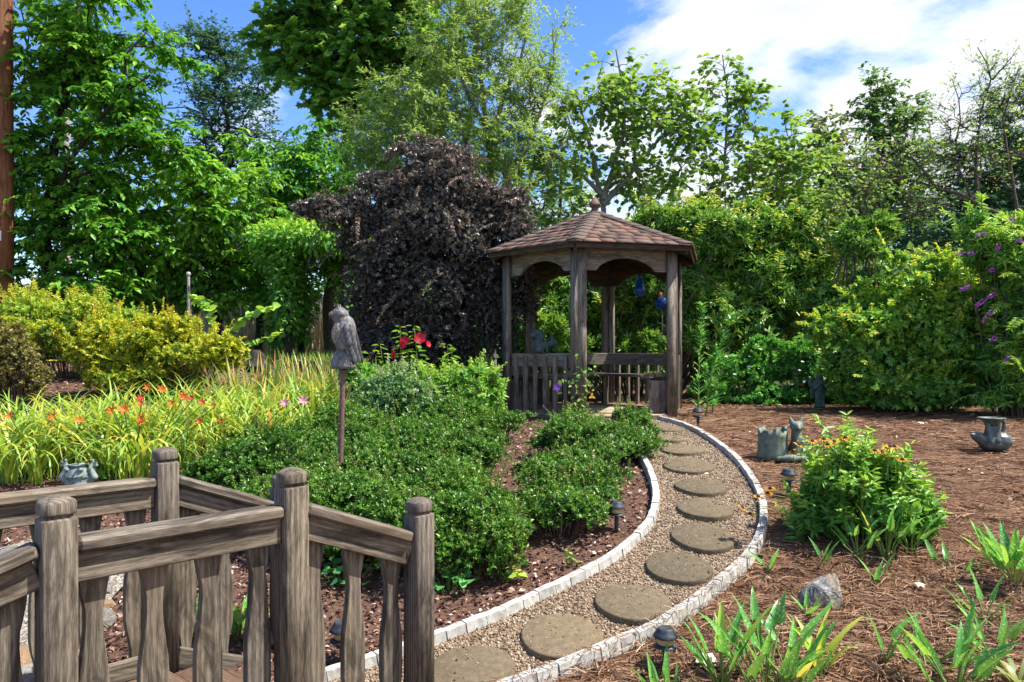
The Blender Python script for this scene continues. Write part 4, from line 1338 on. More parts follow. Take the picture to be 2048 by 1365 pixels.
for k in range(6):
    e = hv(k, RE + .008, EAVE + .006); dv = (apexv + Vector((0, 0, .01)) - e); L_ = dv.length; dv.normalize()
    A_, B_ = hv(k, RE, EAVE), None
    t1 = (hv(k + 1, RE, EAVE) - A_).normalized(); t2 = (hv(k - 1, RE, EAVE) - A_).normalized()
    nC = 10; ex = L_ / nC
    for c in range(nC):
        s0 = c * ex - .004; s1 = min(s0 + ex + .03, L_)
        wd = .115
        def wing(s_, tt, lift):
            w_ = min(wd, (L_ - s_) * .62 + .02)
            # keep the wing on its roof face: run parallel to the eave and slightly up
            base_ = e + dv * s_
            return base_ + tt * w_ + Vector((0, 0, lift - .004))
        V_ = [e + dv * s0 + Vector((0, 0, .034)), wing(s0, t1, .028), wing(s1, t1, .018), e + dv * s1 + Vector((0, 0, .022)), wing(s0, t2, .028), wing(s1, t2, .018)]
        low = [v - Vector((0, 0, .012)) for v in V_]
        f = [(0, 1, 2, 3), (4, 0, 3, 5), (6, 9, 8, 7), (10, 11, 9, 6), (0, 6, 7, 1), (1, 7, 8, 2), (4, 10, 6, 0), (5, 11, 10, 4), (3, 2, 8, 9), (5, 3, 9, 11)]
        part('hip_shingle', [tuple(v) for v in V_ + low], np.array(f), M['hip'], gz)
sq = lambda r, z: [(r, 0, z), (0, r, z), (-r, 0, z), (0, -r, z)]
fin = at_world('finial', loft('finial', [sq(.105, 0), sq(.075, .03), sq(.06, .06), sq(.055, .085), sq(.098, .105), sq(.10, .122), sq(.045, .19), sq(.006, .222)], M['finial']), gz, (GC[0], GC[1], APEX - .025), Quaternion((0, 0, 1), .55))

# ================================================================ TREES
def TB(px, d, py=None):
    x = (px - 1024) / F * d
    return onground(x, d) - np.array([0, 0, .08])
def line(d, pts, base=None, dd=None):
    out = [] if base is None else [base]
    for i, p in enumerate(pts):
        out.append(W(p[0], p[1], d + (p[2] if len(p) > 2 else 0)))
    return out

# utility pole
b = TB(1, 10.5)
up = root('utility_pole', b, 'reddish brown wooden utility pole cut by the left picture edge', 'utility pole')
at_world('shaft', lathe('shaft', [(.165, 0), (.162, 2.), (.15, 5), (.14, 8.5)], M['pole'], 20), up, b)
tz = 1.4 - (472 - HZ) / F * 10.36
tgm = box_mesh('tag', .055, .006, .145, M['tag'], .004)
ta = math.radians(-62)
tq = Quaternion((0, 0, 1), ta + PI / 2)
tp = Vector((b[0], b[1], 0)) + Vector((math.cos(ta), math.sin(ta), 0)) * .159
tagp = at_world('tag', tgm, up, (tp.x, tp.y, tz - .07), tq)
for k in range(5):
    mk = box_mesh('mark', .022, .003, .012, M['galv'], 0)
    link('mark', mk, tagp, (random.uniform(-.003, .003), -.0042, .025 + k * .023))

# 1 left dogwood
b = TB(95, 11)
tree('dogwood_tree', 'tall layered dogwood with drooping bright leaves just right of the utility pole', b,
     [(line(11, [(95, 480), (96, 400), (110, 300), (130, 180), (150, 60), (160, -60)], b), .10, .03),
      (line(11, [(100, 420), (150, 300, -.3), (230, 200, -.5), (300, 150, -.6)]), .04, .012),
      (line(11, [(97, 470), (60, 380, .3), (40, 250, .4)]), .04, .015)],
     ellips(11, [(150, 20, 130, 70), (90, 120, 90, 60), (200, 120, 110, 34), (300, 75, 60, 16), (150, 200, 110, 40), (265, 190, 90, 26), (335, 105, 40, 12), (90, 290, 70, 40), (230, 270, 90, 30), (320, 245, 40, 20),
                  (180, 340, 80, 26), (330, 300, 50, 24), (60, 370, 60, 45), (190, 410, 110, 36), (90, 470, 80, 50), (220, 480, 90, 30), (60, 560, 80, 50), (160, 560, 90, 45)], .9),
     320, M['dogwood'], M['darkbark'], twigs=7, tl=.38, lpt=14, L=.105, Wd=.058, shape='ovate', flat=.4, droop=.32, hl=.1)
# 2 second dogwood, lower
b = TB(278, 12)
tree('dogwood_tree', 'spreading low dogwood with forked dark trunk behind the pale green azalea', b,
     [(line(12, [(280, 600), (285, 555), (262, 500), (250, 420), (255, 350)], b), .10, .02),
      (line(12, [(283, 570), (320, 540), (360, 480), (400, 400), (420, 340)]), .07, .02),
      (line(12, [(400, 400), (470, 360, .1), (540, 350, .2)]), .035, .012)],
     ellips(12, [(310, 390, 120, 40), (430, 380, 110, 40), (390, 340, 90, 26), (500, 370, 60, 36), (300, 460, 130, 36), (430, 450, 120, 40), (520, 430, 60, 30), (350, 520, 120, 36), (470, 520, 90, 40), (250, 540, 90, 40), (170, 590, 110, 36), (420, 580, 90, 30)], .9),
     170, M['dogwood2'], M['darkbark'], twigs=7, tl=.4, lpt=14, L=.115, Wd=.06, shape='ovate', flat=.4, droop=.4, hl=.1)
# pale dead trunk
b = TB(132, 16)
dt = root('dead_trunk', b, 'bare pale grey tree trunk showing through a gap in the left dogwood', 'dead tree')
tb = Tubes(); pp = line(16, [(132, 500), (131, 300), (134, 215), (138, 100)], b); tb.add(pp, [.11, .10, .09, .08, .06], 10)
tb.part('trunk', M['palebark'], dt)
b = TB(335, 17)
dt = root('dead_trunk', b, 'slim broken pale trunk standing between the left dogwood and the dark evergreen', 'dead tree')
tb = Tubes(); tb.add(line(17, [(335, 500), (333, 350), (330, 262)], b), [.07, .06, .05, .035], 8); tb.add(line(17, [(333, 330), (324, 270), (318, 240)]), [.03, .02, .012], 5)
tb.part('trunk', M['palebark'], dt)
# 3 dark evergreen
b = TB(455, 19)
tree('holly_tree', 'dark see through holly tree with straight trunk against the blue sky', b,
     [(line(19, [(455, 600), (455, 400), (452, 250), (450, 130), (440, 70)], b), .17, .02)],
     ellips(19, [(395, 75, 40, 26), (440, 110, 90, 34), (440, 165, 120, 34), (500, 130, 50, 40), (435, 225, 125, 34), (450, 280, 130, 36), (440, 335, 120, 40), (450, 400, 100, 50), (455, 480, 80, 50)], .9),
     290, M['holly'], M['darkbark'], twigs=7, tl=.5, lpt=15, L=.09, Wd=.05, flat=.45, droop=.0, rise=.15, tw_r=.005, tip=.009)
# 4 sweetgum
b = TB(692, 15.5)
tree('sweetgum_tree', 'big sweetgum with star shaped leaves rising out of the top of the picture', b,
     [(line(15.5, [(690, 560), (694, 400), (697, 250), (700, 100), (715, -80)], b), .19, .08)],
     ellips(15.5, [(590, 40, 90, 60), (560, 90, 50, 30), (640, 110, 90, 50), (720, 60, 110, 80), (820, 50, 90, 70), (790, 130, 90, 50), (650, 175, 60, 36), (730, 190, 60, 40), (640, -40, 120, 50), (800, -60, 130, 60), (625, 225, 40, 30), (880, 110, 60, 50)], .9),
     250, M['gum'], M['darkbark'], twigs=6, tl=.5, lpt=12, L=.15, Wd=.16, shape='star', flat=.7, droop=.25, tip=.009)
# understory tree of long drooping leaves below the sweetgum
b = TB(520, 14)
tree('understory_tree', 'drooping leaved understory tree filling the gap below the sweetgum', b,
     [(line(14, [(520, 600), (530, 450), (560, 350), (590, 290)], b), .09, .02)],
     ellips(14, [(560, 295, 90, 30), (640, 280, 60, 30), (600, 345, 90, 34), (660, 360, 50, 34), (560, 400, 80, 36), (640, 420, 70, 36), (500, 480, 60, 50), (540, 560, 60, 50)], .9),
     110, M['dogwood'], M['darkbark'], twigs=7, tl=.45, lpt=13, L=.13, Wd=.06, shape='ovate', flat=.4, droop=.45)
# 5 corkscrew willow
b = TB(985, 12.5)
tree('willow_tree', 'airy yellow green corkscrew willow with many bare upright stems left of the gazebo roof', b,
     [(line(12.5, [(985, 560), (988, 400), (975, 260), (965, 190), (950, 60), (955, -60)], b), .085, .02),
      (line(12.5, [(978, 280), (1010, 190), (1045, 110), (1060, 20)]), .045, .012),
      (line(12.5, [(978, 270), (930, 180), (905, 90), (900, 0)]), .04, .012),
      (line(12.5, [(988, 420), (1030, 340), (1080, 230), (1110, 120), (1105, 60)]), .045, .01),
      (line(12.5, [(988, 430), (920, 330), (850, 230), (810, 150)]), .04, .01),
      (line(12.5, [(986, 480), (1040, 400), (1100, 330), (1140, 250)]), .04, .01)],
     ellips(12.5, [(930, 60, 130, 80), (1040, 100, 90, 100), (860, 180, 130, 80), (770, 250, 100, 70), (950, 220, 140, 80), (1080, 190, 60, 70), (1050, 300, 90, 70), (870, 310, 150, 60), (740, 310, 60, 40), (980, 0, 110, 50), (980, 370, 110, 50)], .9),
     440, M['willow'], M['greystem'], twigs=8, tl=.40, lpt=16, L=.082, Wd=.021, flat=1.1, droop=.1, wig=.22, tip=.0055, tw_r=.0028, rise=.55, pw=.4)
# 7 redbud behind the gazebo
b = TB(1212, 13)
tree('redbud_tree', 'open heart leaved redbud whose grey forked trunk rises behind the gazebo finial', b,
     [(line(13, [(1215, 560), (1208, 440), (1203, 380), (1190, 330), (1170, 250), (1150, 180)], b), .085, .02),
      (line(13, [(1206, 400), (1225, 340), (1250, 260), (1240, 150), (1232, 100)]), .05, .012),
      (line(13, [(1206, 410), (1250, 360), (1310, 290), (1370, 220)]), .045, .012),
      (line(13, [(1204, 390), (1165, 350), (1120, 320), (1080, 300)]), .04, .012)],
     ellips(13, [(1230, 120, 40, 30), (1290, 160, 80, 40), (1240, 190, 80, 50), (1180, 210, 70, 50), (1130, 230, 40, 40), (1350, 190, 50, 45), (1330, 260, 80, 50), (1250, 280, 90, 50), (1160, 300, 60, 40), (1390, 250, 40, 40), (1290, 350, 80, 50), (1100, 350, 50, 60), (1370, 330, 50, 40), (1120, 420, 60, 50), (1080, 300, 40, 30)], .9),
     150, M['redbud'], M['greystem'], twigs=6, tl=.45, lpt=6, L=.10, Wd=.09, shape='heart', flat=.7, droop=.3, rise=.4, tip=.007)
# 8 thin redbud
b = TB(1445, 13.4)
tree('redbud_tree', 'slender young redbud with a pale stem and sparse top, right of the gazebo roof', b,
     [(line(13.4, [(1440, 560), (1436, 480), (1440, 400), (1452, 290), (1455, 190), (1445, 110)], b), .055, .01),
      (line(13.4, [(1438, 450), (1480, 390), (1540, 350), (1600, 330)]), .03, .01),
      (line(13.4, [(1450, 300), (1490, 230), (1510, 160)]), .02, .008)],
     ellips(13.4, [(1455, 130, 36, 26), (1505, 155, 36, 26), (1440, 200, 36, 40), (1500, 220, 46, 40), (1430, 290, 40, 40), (1490, 300, 60, 40), (1555, 260, 36, 50), (1530, 340, 70, 40), (1450, 370, 60, 40), (1600, 330, 50, 40), (1420, 430, 60, 40)], .9),
     100, M['redbud'], M['greystem'], twigs=6, tl=.4, lpt=6, L=.095, Wd=.085, shape='heart', flat=.7, droop=.3, rise=.45, tip=.006)
# 9 mid tree
b = TB(1500, 15)
tree('redbud_tree', 'dark stemmed redbud behind the rhododendron, right of the slender one', b,
     [(line(15, [(1500, 560), (1497, 450), (1498, 380), (1520, 320)], b), .07, .015), (line(15, [(1498, 420), (1560, 380), (1620, 350)]), .035, .01)],
     ellips(15, [(1520, 380, 80, 40), (1590, 400, 80, 50), (1560, 320, 60, 40), (1500, 440, 80, 40), (1620, 440, 60, 50), (1640, 330, 40, 40)], .9),
     80, M['redbud'], M['darkbark'], twigs=6, tl=.45, lpt=7, L=.10, Wd=.085, shape='heart', flat=.7, droop=.3)
# 10 reddish maple
b = TB(1668, 16.5)
tree('maple_tree', 'small maple with a reddish tinged top between the redbuds and the oak', b,
     [(line(16.5, [(1670, 560), (1668, 450), (1662, 350), (1655, 260)], b), .10, .02)],
     ellips(16.5, [(1650, 270, 50, 36), (1680, 310, 66, 40), (1640, 340, 60, 40), (1700, 370, 60, 46), (1650, 410, 70, 46), (1680, 480, 70, 50)], .9),
     95, M['maple'], M['darkbark'], twigs=6, tl=.5, lpt=12, L=.11, Wd=.08, flat=.6, droop=.2, hl=.45)
# 11 oak
b = TB(1765, 20)
tree('oak_tree', 'oak with a rounded leafy top standing above the yellow green shrub', b,
     [(line(20, [(1765, 560), (1760, 400), (1752, 280), (1745, 190)], b), .16, .03), (line(20, [(1756, 320), (1790, 250), (1810, 205)]), .07, .02)],
     ellips(20, [(1745, 180, 36, 22), (1805, 205, 44, 26), (1760, 225, 66, 30), (1720, 260, 46, 30), (1800, 270, 70, 36), (1745, 310, 80, 40), (1810, 350, 80, 50), (1740, 400, 90, 50), (1800, 460, 90, 60)], .9),
     140, M['oak'], M['darkbark'], twigs=6, tl=.6, lpt=13, L=.16, Wd=.08, flat=.6, droop=.15, tip=.01)
# 12 dark pine at the right edge
b = TB(2020, 18)
tree('pine_tree', 'dark dense evergreen at the right picture edge behind the bare tree', b,
     [(line(18, [(2025, 560), (2020, 400), (2015, 280), (2010, 190)], b), .18, .03)],
     ellips(18, [(2030, 215, 50, 30), (1985, 265, 50, 34), (2040, 290, 70, 44), (1960, 330, 60, 44), (2010, 370, 90, 50), (1930, 420, 70, 46), (2010, 460, 100, 60), (1900, 490, 80, 50), (2080, 380, 60, 90)], .9),
     170, M['pine'], M['darkbark'], twigs=8, tl=.5, lpt=20, L=.15, Wd=.03, flat=.6, droop=.15)
# 13 half-bare tree
b = TB(2085, 11.5)
tree('bare_tree', 'half bare dark limbed tree leaning in from the right edge, bare twigs against the clouds', b,
     [(line(11.5, [(2085, 620), (2060, 490), (2030, 445), (1990, 425), (1930, 390), (1860, 372), (1790, 355), (1720, 362)], b), .058, .008),
      (line(11.5, [(1960, 410), (1950, 330), (1960, 230), (1985, 150), (1955, 95)]), .03, .006),
      (line(11.5, [(1945, 400), (1905, 310), (1925, 220), (1905, 160)]), .022, .005),
      (line(11.5, [(2040, 455), (2020, 330), (2005, 240), (2040, 130)]), .03, .006),
      (line(11.5, [(1985, 160), (2020, 120), (2040, 90)]), .012, .004),
      (line(11.5, [(1870, 372), (1830, 320), (1790, 280), (1770, 240)]), .02, .005),
      (line(11.5, [(1930, 390), (1880, 420), (1820, 430), (1760, 450)]), .025, .005),
      (line(11.5, [(1800, 356), (1750, 330), (1700, 340), (1660, 320)]), .015, .004)],
     ellips(11.5, [(1970, 170, 60, 60), (2020, 170, 30, 70), (1920, 250, 60, 60), (1840, 320, 70, 50), (1760, 340, 70, 40), (1800, 410, 90, 40), (1950, 330, 60, 50), (1700, 380, 60, 40), (2030, 330, 40, 70)], .9),
     190, M['redbud'], M['bark'], twigs=6, tl=.34, lpt=2, L=.06, Wd=.045, flat=1.1, droop=-.1, wig=.3, tip=.005, tw_r=.0032, rise=.4)
# light green tree left of gazebo, far
b = TB(1120, 17)
tree('birch_tree', 'light green feathery tree seen between the willow and the gazebo roof', b,
     [(line(17, [(1120, 560), (1118, 450), (1122, 350), (1125, 270)], b), .08, .02)],
     ellips(17, [(1120, 300, 50, 40), (1110, 360, 60, 46), (1140, 420, 50, 50), (1090, 440, 60, 50), (1130, 500, 60, 50)], .9),
     75, M['willow'], M['bark'], twigs=7, tl=.5, lpt=13, L=.08, Wd=.045, flat=.8, droop=.3)
# trunk leaning right of the arbor
b = TB(660, 13.5)
tree('leaning_tree', 'leaning grey trunk with leafy crown seen between the arbor and the purple bush', b,
     [(line(13.5, [(655, 640), (665, 580), (676, 520), (688, 440)], b), .115, .08)],
     ellips(13.5, [(640, 520, 60, 30), (690, 500, 50, 40), (620, 560, 40, 30)], .9),
     26, M['vine'], M['bark'], twigs=7, tl=.4, lpt=13, L=.09, Wd=.06, shape='ovate', flat=.5, droop=.35)
for (px, d, x2, lab) in ((437, 13.0, 440, 'straight dark trunk standing in the shade right of the galvanised pipe'), (716, 14.5, 712, 'thin dark sapling trunk just left of the purple bush')):
    b = TB(px, d)
    tree('shaded_tree', lab, b, [(line(d, [(px, 600), (x2, 500), (x2, 420)], b), .10 if px < 500 else .05, .05)],
         ellips(d, [(x2, 470, 70, 50), (x2 + 10, 560, 70, 40)], .8), 26, M['holly'], M['darkbark'], twigs=7, tl=.45, lpt=14, L=.09, Wd=.05, flat=.5, droop=.2)
# woods further off: each tree on its own, coarser leaves
FT = [(-40, 22, 500, 150, 240, 'holly'), (210, 24, 470, 130, 220, 'woods'), (370, 23, 520, 110, 150, 'woods'), (560, 25, 500, 120, 210, 'holly'), (760, 24, 420, 120, 230, 'woods'), (880, 26, 430, 130, 220, 'woods'),
      (1010, 25, 480, 100, 180, 'woods'), (1290, 24, 500, 110, 130, 'woods'), (1400, 27, 480, 100, 150, 'oak'), (1560, 25, 500, 110, 120, 'woods'), (1690, 27, 500, 100, 130, 'woods'), (1860, 24, 500, 110, 140, 'oak'), (1990, 28, 480, 120, 150, 'woods'), (2110, 23, 470, 120, 200, 'woods')]
FL = ['dark tree mass behind the utility pole', 'far tree behind the two dogwoods', 'low far tree under the dark holly', 'far dark tree behind the vine covered arbor', 'far tree behind the purple bush', 'far tree behind the willow', 'far tree behind the willow stems, next to the gazebo',
      'far tree hidden behind the gazebo roof', 'far tree between the gazebo and the slender redbud', 'far tree behind the dark stemmed redbud', 'far tree behind the reddish maple', 'far tree between the oak and the bare tree', 'far tree beneath the bare limbs at the right', 'far tree behind the butterfly bush']
for k, ((px, d, cy, rx, ry, mt), lab) in enumerate(zip(FT, FL)):
    b = TB(px, d)
    bl = [(px + rng.uniform(-.5, .5) * rx, cy + rng.uniform(-.9, .9) * ry, rx * rng.uniform(.4, .62), ry * rng.uniform(.2, .34)) for _ in range(7)]
    tree('woodland_tree', lab, b, [(line(d, [(px, 600), (px + 5, 450), (px, cy - ry * .7)], b), .16, .03)], ellips(d, bl, .9), 75, M[mt], M['darkbark'],
         twigs=6, tl=.75, lpt=11, L=.19, Wd=.12, flat=.6, droop=.25, group='trees of the far woodland edge', tip=.012, tw_r=.006)
# undergrowth closing the horizon
for k, (px0, px1, d, top, mt, n, lab) in enumerate(((-80, 560, 16, 560, 'woods', 3200, 'undergrowth'), (700, 1350, 17, 500, 'woods', 3200, 'undergrowth'), (1300, 2150, 17, 470, 'oak', 4200, 'undergrowth'), (540, 720, 20, 610, 'vine', 900, 'undergrowth'))):
    bl = []
    for x_ in np.arange(px0, px1, 70):
        bl.append((x_ + rng.uniform(-20, 20), 640 + rng.uniform(-10, 10), 66, (640 - top) * rng.uniform(.75, 1.05)))
    eb = ellips(d, bl, .8)
    lv = Leaves('diamond')
    P_, o_, _ = sample_blobs(eb, n * 7, .35)
    D_ = nrm(o_ + rdir(len(P_)) * .9 - np.array([0, 0, .3])); N_ = nrm(np.array([0, 0, 1.]) + rdir(len(P_)) * .7)
    s_ = rng.uniform(.6, 1.3, len(P_))
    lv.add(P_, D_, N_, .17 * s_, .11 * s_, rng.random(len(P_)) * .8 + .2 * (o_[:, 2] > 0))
    lv.part('undergrowth', M[mt], None, kind='stuff')
# tall dry grass in the clearing
n = 5000
x = rng.uniform(-6.5, -2.2, n); y = rng.uniform(14.5, 19, n)
V, Fc, k = strap_geo(np.stack([x, y, T(x, y)], 1), rng.uniform(0, 6.28, n), rng.uniform(.7, 1.5, n), np.full(n, .022), rng.uniform(1.2, 1.55, n), rng.uniform(.02, .12, n), 3)
part('tall_dry_grass', V, Fc, M['tan'], None, {'rnd': np.repeat(rng.random(n), k)}, kind='stuff')
n = 9000
x = rng.uniform(-6.5, .5, n); y = rng.uniform(10.8, 14.5, n)
V, Fc, k = strap_geo(np.stack([x, y, T(x, y)], 1), rng.uniform(0, 6.28, n), rng.uniform(.06, .16, n), np.full(n, .008), rng.uniform(1.0, 1.55, n), rng.uniform(.05, .25, n), 2)
part('lawn_grass', V, Fc, M['lawn'], None, {'rnd': np.repeat(rng.random(n), k)}, kind='stuff')

# vine covered arbor
ab = W(620, 720, 12); ab = onground(ab[0], 12.0)
ar = root('vine_arbor', ab, 'dark timber arbor smothered in green vine left of the purple bush', 'arbor')
for px, d in ((578, 11.4), (603, 12.6), (690, 11.6), (712, 12.7)):
    b_ = TB(px, d)
    beam('post', b_, (b_[0], b_[1], W(px, 490, d)[2]), .10, .10, M['darkbark'], ar)
for d in (11.4, 12.6):
    beam('crossbeam', W(545, 488, d), W(745, 500, d), .12, .05, M['darkbark'], ar)
for px in (570, 605, 640, 675, 710):
    beam('slat', W(px, 482, 11.2), W(px, 484, 12.9), .05, .04, M['darkbark'], ar)
P_, o_, _ = sample_blobs(ellips(12, [(600, 474, 105, 34, -.6), (650, 484, 100, 30, -.7), (560, 500, 60, 50, -.6), (577, 570, 26, 110, -.65), (600, 478, 95, 32), (560, 510, 55, 50), (690, 500, 70, 34), (640, 480, 90, 34), (578, 590, 34, 110), (560, 660, 34, 50), (606, 600, 24, 90), (700, 590, 26, 90), (712, 520, 40, 50)], .9), 17000, .5)
lv = Leaves('ovate'); s_ = rng.uniform(.6, 1.2, len(P_))
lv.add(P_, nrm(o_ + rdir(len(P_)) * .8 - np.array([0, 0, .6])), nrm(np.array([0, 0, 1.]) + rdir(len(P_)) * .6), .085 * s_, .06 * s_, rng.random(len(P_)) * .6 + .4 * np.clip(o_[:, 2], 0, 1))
lv.part('vine', M['vine'], ar)

# ================================================================ LARGE SHRUBS
b = onground(-.95, 10.2)
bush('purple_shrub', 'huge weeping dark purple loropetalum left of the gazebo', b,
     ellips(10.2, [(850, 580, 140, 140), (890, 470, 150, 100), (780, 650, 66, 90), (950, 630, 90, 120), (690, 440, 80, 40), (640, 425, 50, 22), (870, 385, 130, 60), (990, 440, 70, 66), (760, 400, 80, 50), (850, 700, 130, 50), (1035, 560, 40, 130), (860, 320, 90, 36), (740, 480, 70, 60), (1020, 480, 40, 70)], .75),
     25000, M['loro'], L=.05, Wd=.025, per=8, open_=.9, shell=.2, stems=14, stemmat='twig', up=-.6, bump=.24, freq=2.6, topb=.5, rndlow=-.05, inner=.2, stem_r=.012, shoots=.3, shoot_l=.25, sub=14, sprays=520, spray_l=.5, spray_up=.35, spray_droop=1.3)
b = onground(1.9, 11.6)
bush('rhododendron', 'great rhododendron with whorled glossy leaves behind the gazebo', b,
     ellips(11.6, [(1330, 500, 90, 66), (1450, 490, 130, 76), (1560, 540, 110, 86), (1280, 590, 110, 100), (1180, 640, 100, 110), (1400, 620, 120, 120), (1520, 640, 120, 100), (1110, 620, 50, 100), (1640, 580, 50, 60), (1620, 500, 40, 40), (1385, 452, 60, 40), (1505, 432, 46, 36), (1590, 470, 46, 50), (1320, 440, 50, 30)], .7),
     9500, M['rhodo'], L=.125, Wd=.036, per=9, open_=1.15, shoots=.2, shoot_l=.3, sprays=200, spray_l=.5, spray_up=.9, shell=.2, stems=60, shape='ovate', bump=.25, freq=2.6, stem_r=.012, up=.45, inner=.25)
b = onground(4.7, 10.8)
bush('rhododendron', 'smaller rhododendron with dark stems between the big one and the yellow green shrub', b,
     ellips(10.8, [(1715, 490, 55, 50), (1660, 640, 60, 70), (1760, 470, 40, 40), (1740, 580, 50, 40), (1690, 690, 60, 50)], .7),
     1500, M['rhodo'], L=.115, Wd=.034, per=8, open_=1.15, shell=.12, stems=40, shape='ovate', bump=.25, freq=3, stem_r=.014)
b = onground(5.0, 9.4)
bush('yellow_green_shrub', 'large yellow green leaved shrub at the back of the pine straw bed', b,
     ellips(9.4, [(1800, 605, 100, 70), (1740, 690, 100, 90), (1690, 720, 60, 70), (1850, 690, 110, 90), (1930, 640, 80, 90), (1880, 570, 60, 50), (1780, 545, 50, 45), (1790, 770, 130, 52), (1945, 745, 80, 66), (1880, 780, 90, 42), (1720, 770, 60, 50), (1830, 800, 150, 22)], .75),
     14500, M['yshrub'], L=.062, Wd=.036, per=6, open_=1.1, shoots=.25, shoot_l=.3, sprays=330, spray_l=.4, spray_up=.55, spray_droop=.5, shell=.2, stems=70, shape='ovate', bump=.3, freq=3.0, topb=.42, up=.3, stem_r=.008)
for (x_, y0, y1, d) in ((1815, 540, 480, 9.3), (1850, 545, 490, 9.5)):
    pass
b = onground(5.9, 8.8)
bf = bush('butterfly_bush', 'arching butterfly bush with purple flower spikes at the right edge', b,
     ellips(8.8, [(2020, 520, 80, 70), (2050, 640, 80, 110), (1960, 490, 50, 40), (1950, 455, 30, 36), (2010, 730, 70, 60), (2060, 760, 60, 50), (1930, 470, 40, 24), (2030, 790, 80, 34)], .8),
     3000, M['butter'], sprays=260, spray_l=.7, spray_up=.6, spray_droop=.9, L=.105, Wd=.026, per=7, open_=1.2, shell=.16, stems=60, shape='ovate', bump=.35, freq=4.0, stem_r=.008, up=.1)
for k, (px, py, ln, ang) in enumerate(((1973, 468, .13, 8), (2032, 436, .11, 20), (1950, 506, .20, 5), (1940, 574, .11, 15), (1992, 587, .13, 25), (1968, 601, .12, 30), (1985, 622, .16, 40), (1992, 676, .08, 20), (2046, 482, .10, 0), (1998, 490, .07, 60), (2020, 712, .08, 40), (1990, 540, .07, 10))):
    d = 8.15 + rng.uniform(-.1, .2)
    p = W(px, py, d); a = math.radians(ang)
    dirv = Vector((-math.cos(a) * .95, -.25, -math.sin(a))).normalized()
    n = 60
    t_ = rng.random(n); az_ = rng.uniform(0, 6.28, n)
    qn = rot_to(dirv)
    rr = .016 * (1 - .75 * t_); ln *= 1.15 if k else 1.15
    loc = np.stack([rr * np.cos(az_), rr * np.sin(az_), t_ * ln], 1)
    Dl = nrm(np.stack([np.cos(az_), np.sin(az_), np.full(n, .5)], 1))
    V, Fc, r = leaves_geo(loc, Dl, nrm(np.cross(Dl, rdir(n))), .017, .014, 'diamond', t_)
    at_world('flower', mesh_np('flower', V, Fc, M['purple']), bf, p, qn)

def shrub_low(name, lab, d, ell, n, mat, group=None, depth=.8, **k):
    bl = ellips(d, ell, depth)
    c = bl[0][0]
    return bush(name, lab, onground(c[0], c[1]), bl, n, mat, group=group, **k)
sp = shrub_low('spirea_shrub', 'low spirea with white flower heads beside the lily stalks', 10.5, [(1480, 745, 70, 46), (1430, 780, 50, 34), (1530, 725, 50, 50), (1500, 795, 90, 26)], 2000, M['spirea'], sprays=60, spray_l=.26, spray_up=.8, L=.055, Wd=.026, per=7, shape='ovate', stems=24, group='low spirea along the back of the bed')
sp2 = shrub_low('spirea_shrub', 'low spirea with white flower heads behind the angel statue', 10.5, [(1590, 740, 66, 50), (1650, 745, 60, 44), (1620, 715, 60, 40), (1600, 795, 70, 24), (1670, 790, 50, 24)], 2100, M['spirea'], sprays=60, spray_l=.26, spray_up=.8, L=.055, Wd=.026, per=7, shape='ovate', stems=24, group='low spirea along the back of the bed')
sp3 = shrub_low('spirea_shrub', 'low green spirea between the angel statue and the yellow green shrub', 10.5, [(1700, 765, 50, 34), (1690, 795, 60, 24)], 900, M['spirea'], L=.055, Wd=.026, per=7, shape='ovate', stems=16, group='low spirea along the back of the bed')
WF = flower_mesh('flower', M['whitepetal'], 9, .028, .02, .5, 'diamond')
for rt_, lst in ((sp, [(1452, 715), (1500, 735), (1520, 700), (1470, 750)]), (sp2, [(1598, 742), (1605, 725), (1637, 732), (1650, 716), (1662, 740), (1668, 690), (1610, 764), (1584, 770), (1640, 700)]), (sp3, [(1668, 757), (1720, 745), (1724, 790)])):
    for px, py in lst:
        at_world('flower', WF, rt_, W(px, py, 9.98), rot_to((rng.normal() * .3, -.5, 1)))
shrub_low('leafy_shrub', 'dark green shrub growing against the back of the gazebo rail', 11.0, [(1090, 690, 50, 60), (1180, 720, 60, 60), (1290, 720, 60, 60)], 1500, M['rhodo'], L=.10, Wd=.032, per=8, shape='ovate', stems=20)

# lily stalks
def lily_stalk(lab, base_px, d, pts, L=.17):
    b = TB(base_px, d) + np.array([0, 0, .08])
    rt = root('lily_stalk', b, lab, 'lily plant', 'tall lily stalks beside the gazebo')
    P = chaikin(np.array(line(d, pts, b)), 3)
    tb = Tubes(); tb.add(P, np.linspace(.011, .004, len(P)), 6); tb.part('stem', M['gstem'], rt)
    n = 150
    s = rng.uniform(.12, 1, n) * (len(P) - 1); i = np.minimum(s.astype(int), len(P) - 2); f_ = (s - i)[:, None]
    Q = P[i] * (1 - f_) + P[i + 1] * f_
    az = np.arange(n) * 2.399
    V, Fc, k = strap_geo(Q, az, L * (1.1 - .5 * s / len(P)) * rng.uniform(.8, 1.2, n), np.full(n, .017), np.full(n, .65), np.full(n, .28), 4)
    part('leaves', V, Fc, M['lilystalk'], rt, {'rnd': np.repeat(rng.random(n), k)})
lily_stalk('tall lily stalk standing straight against the right gazebo post', 1396, 9.0, [(1398, 720), (1402, 660), (1404, 610)])
lily_stalk('tall lily stalk curving to the right beyond the gazebo', 1412, 8.8, [(1420, 750), (1440, 690), (1468, 630)])
lily_stalk('short lily stalk low behind the gazebo path light', 1425, 9.3, [(1432, 770), (1446, 735), (1470, 715)])
lily_stalk('pale leaning lily stalk between the green shrubs and the left gazebo post', 935, 9.0, [(950, 760), (965, 740), (985, 722)])

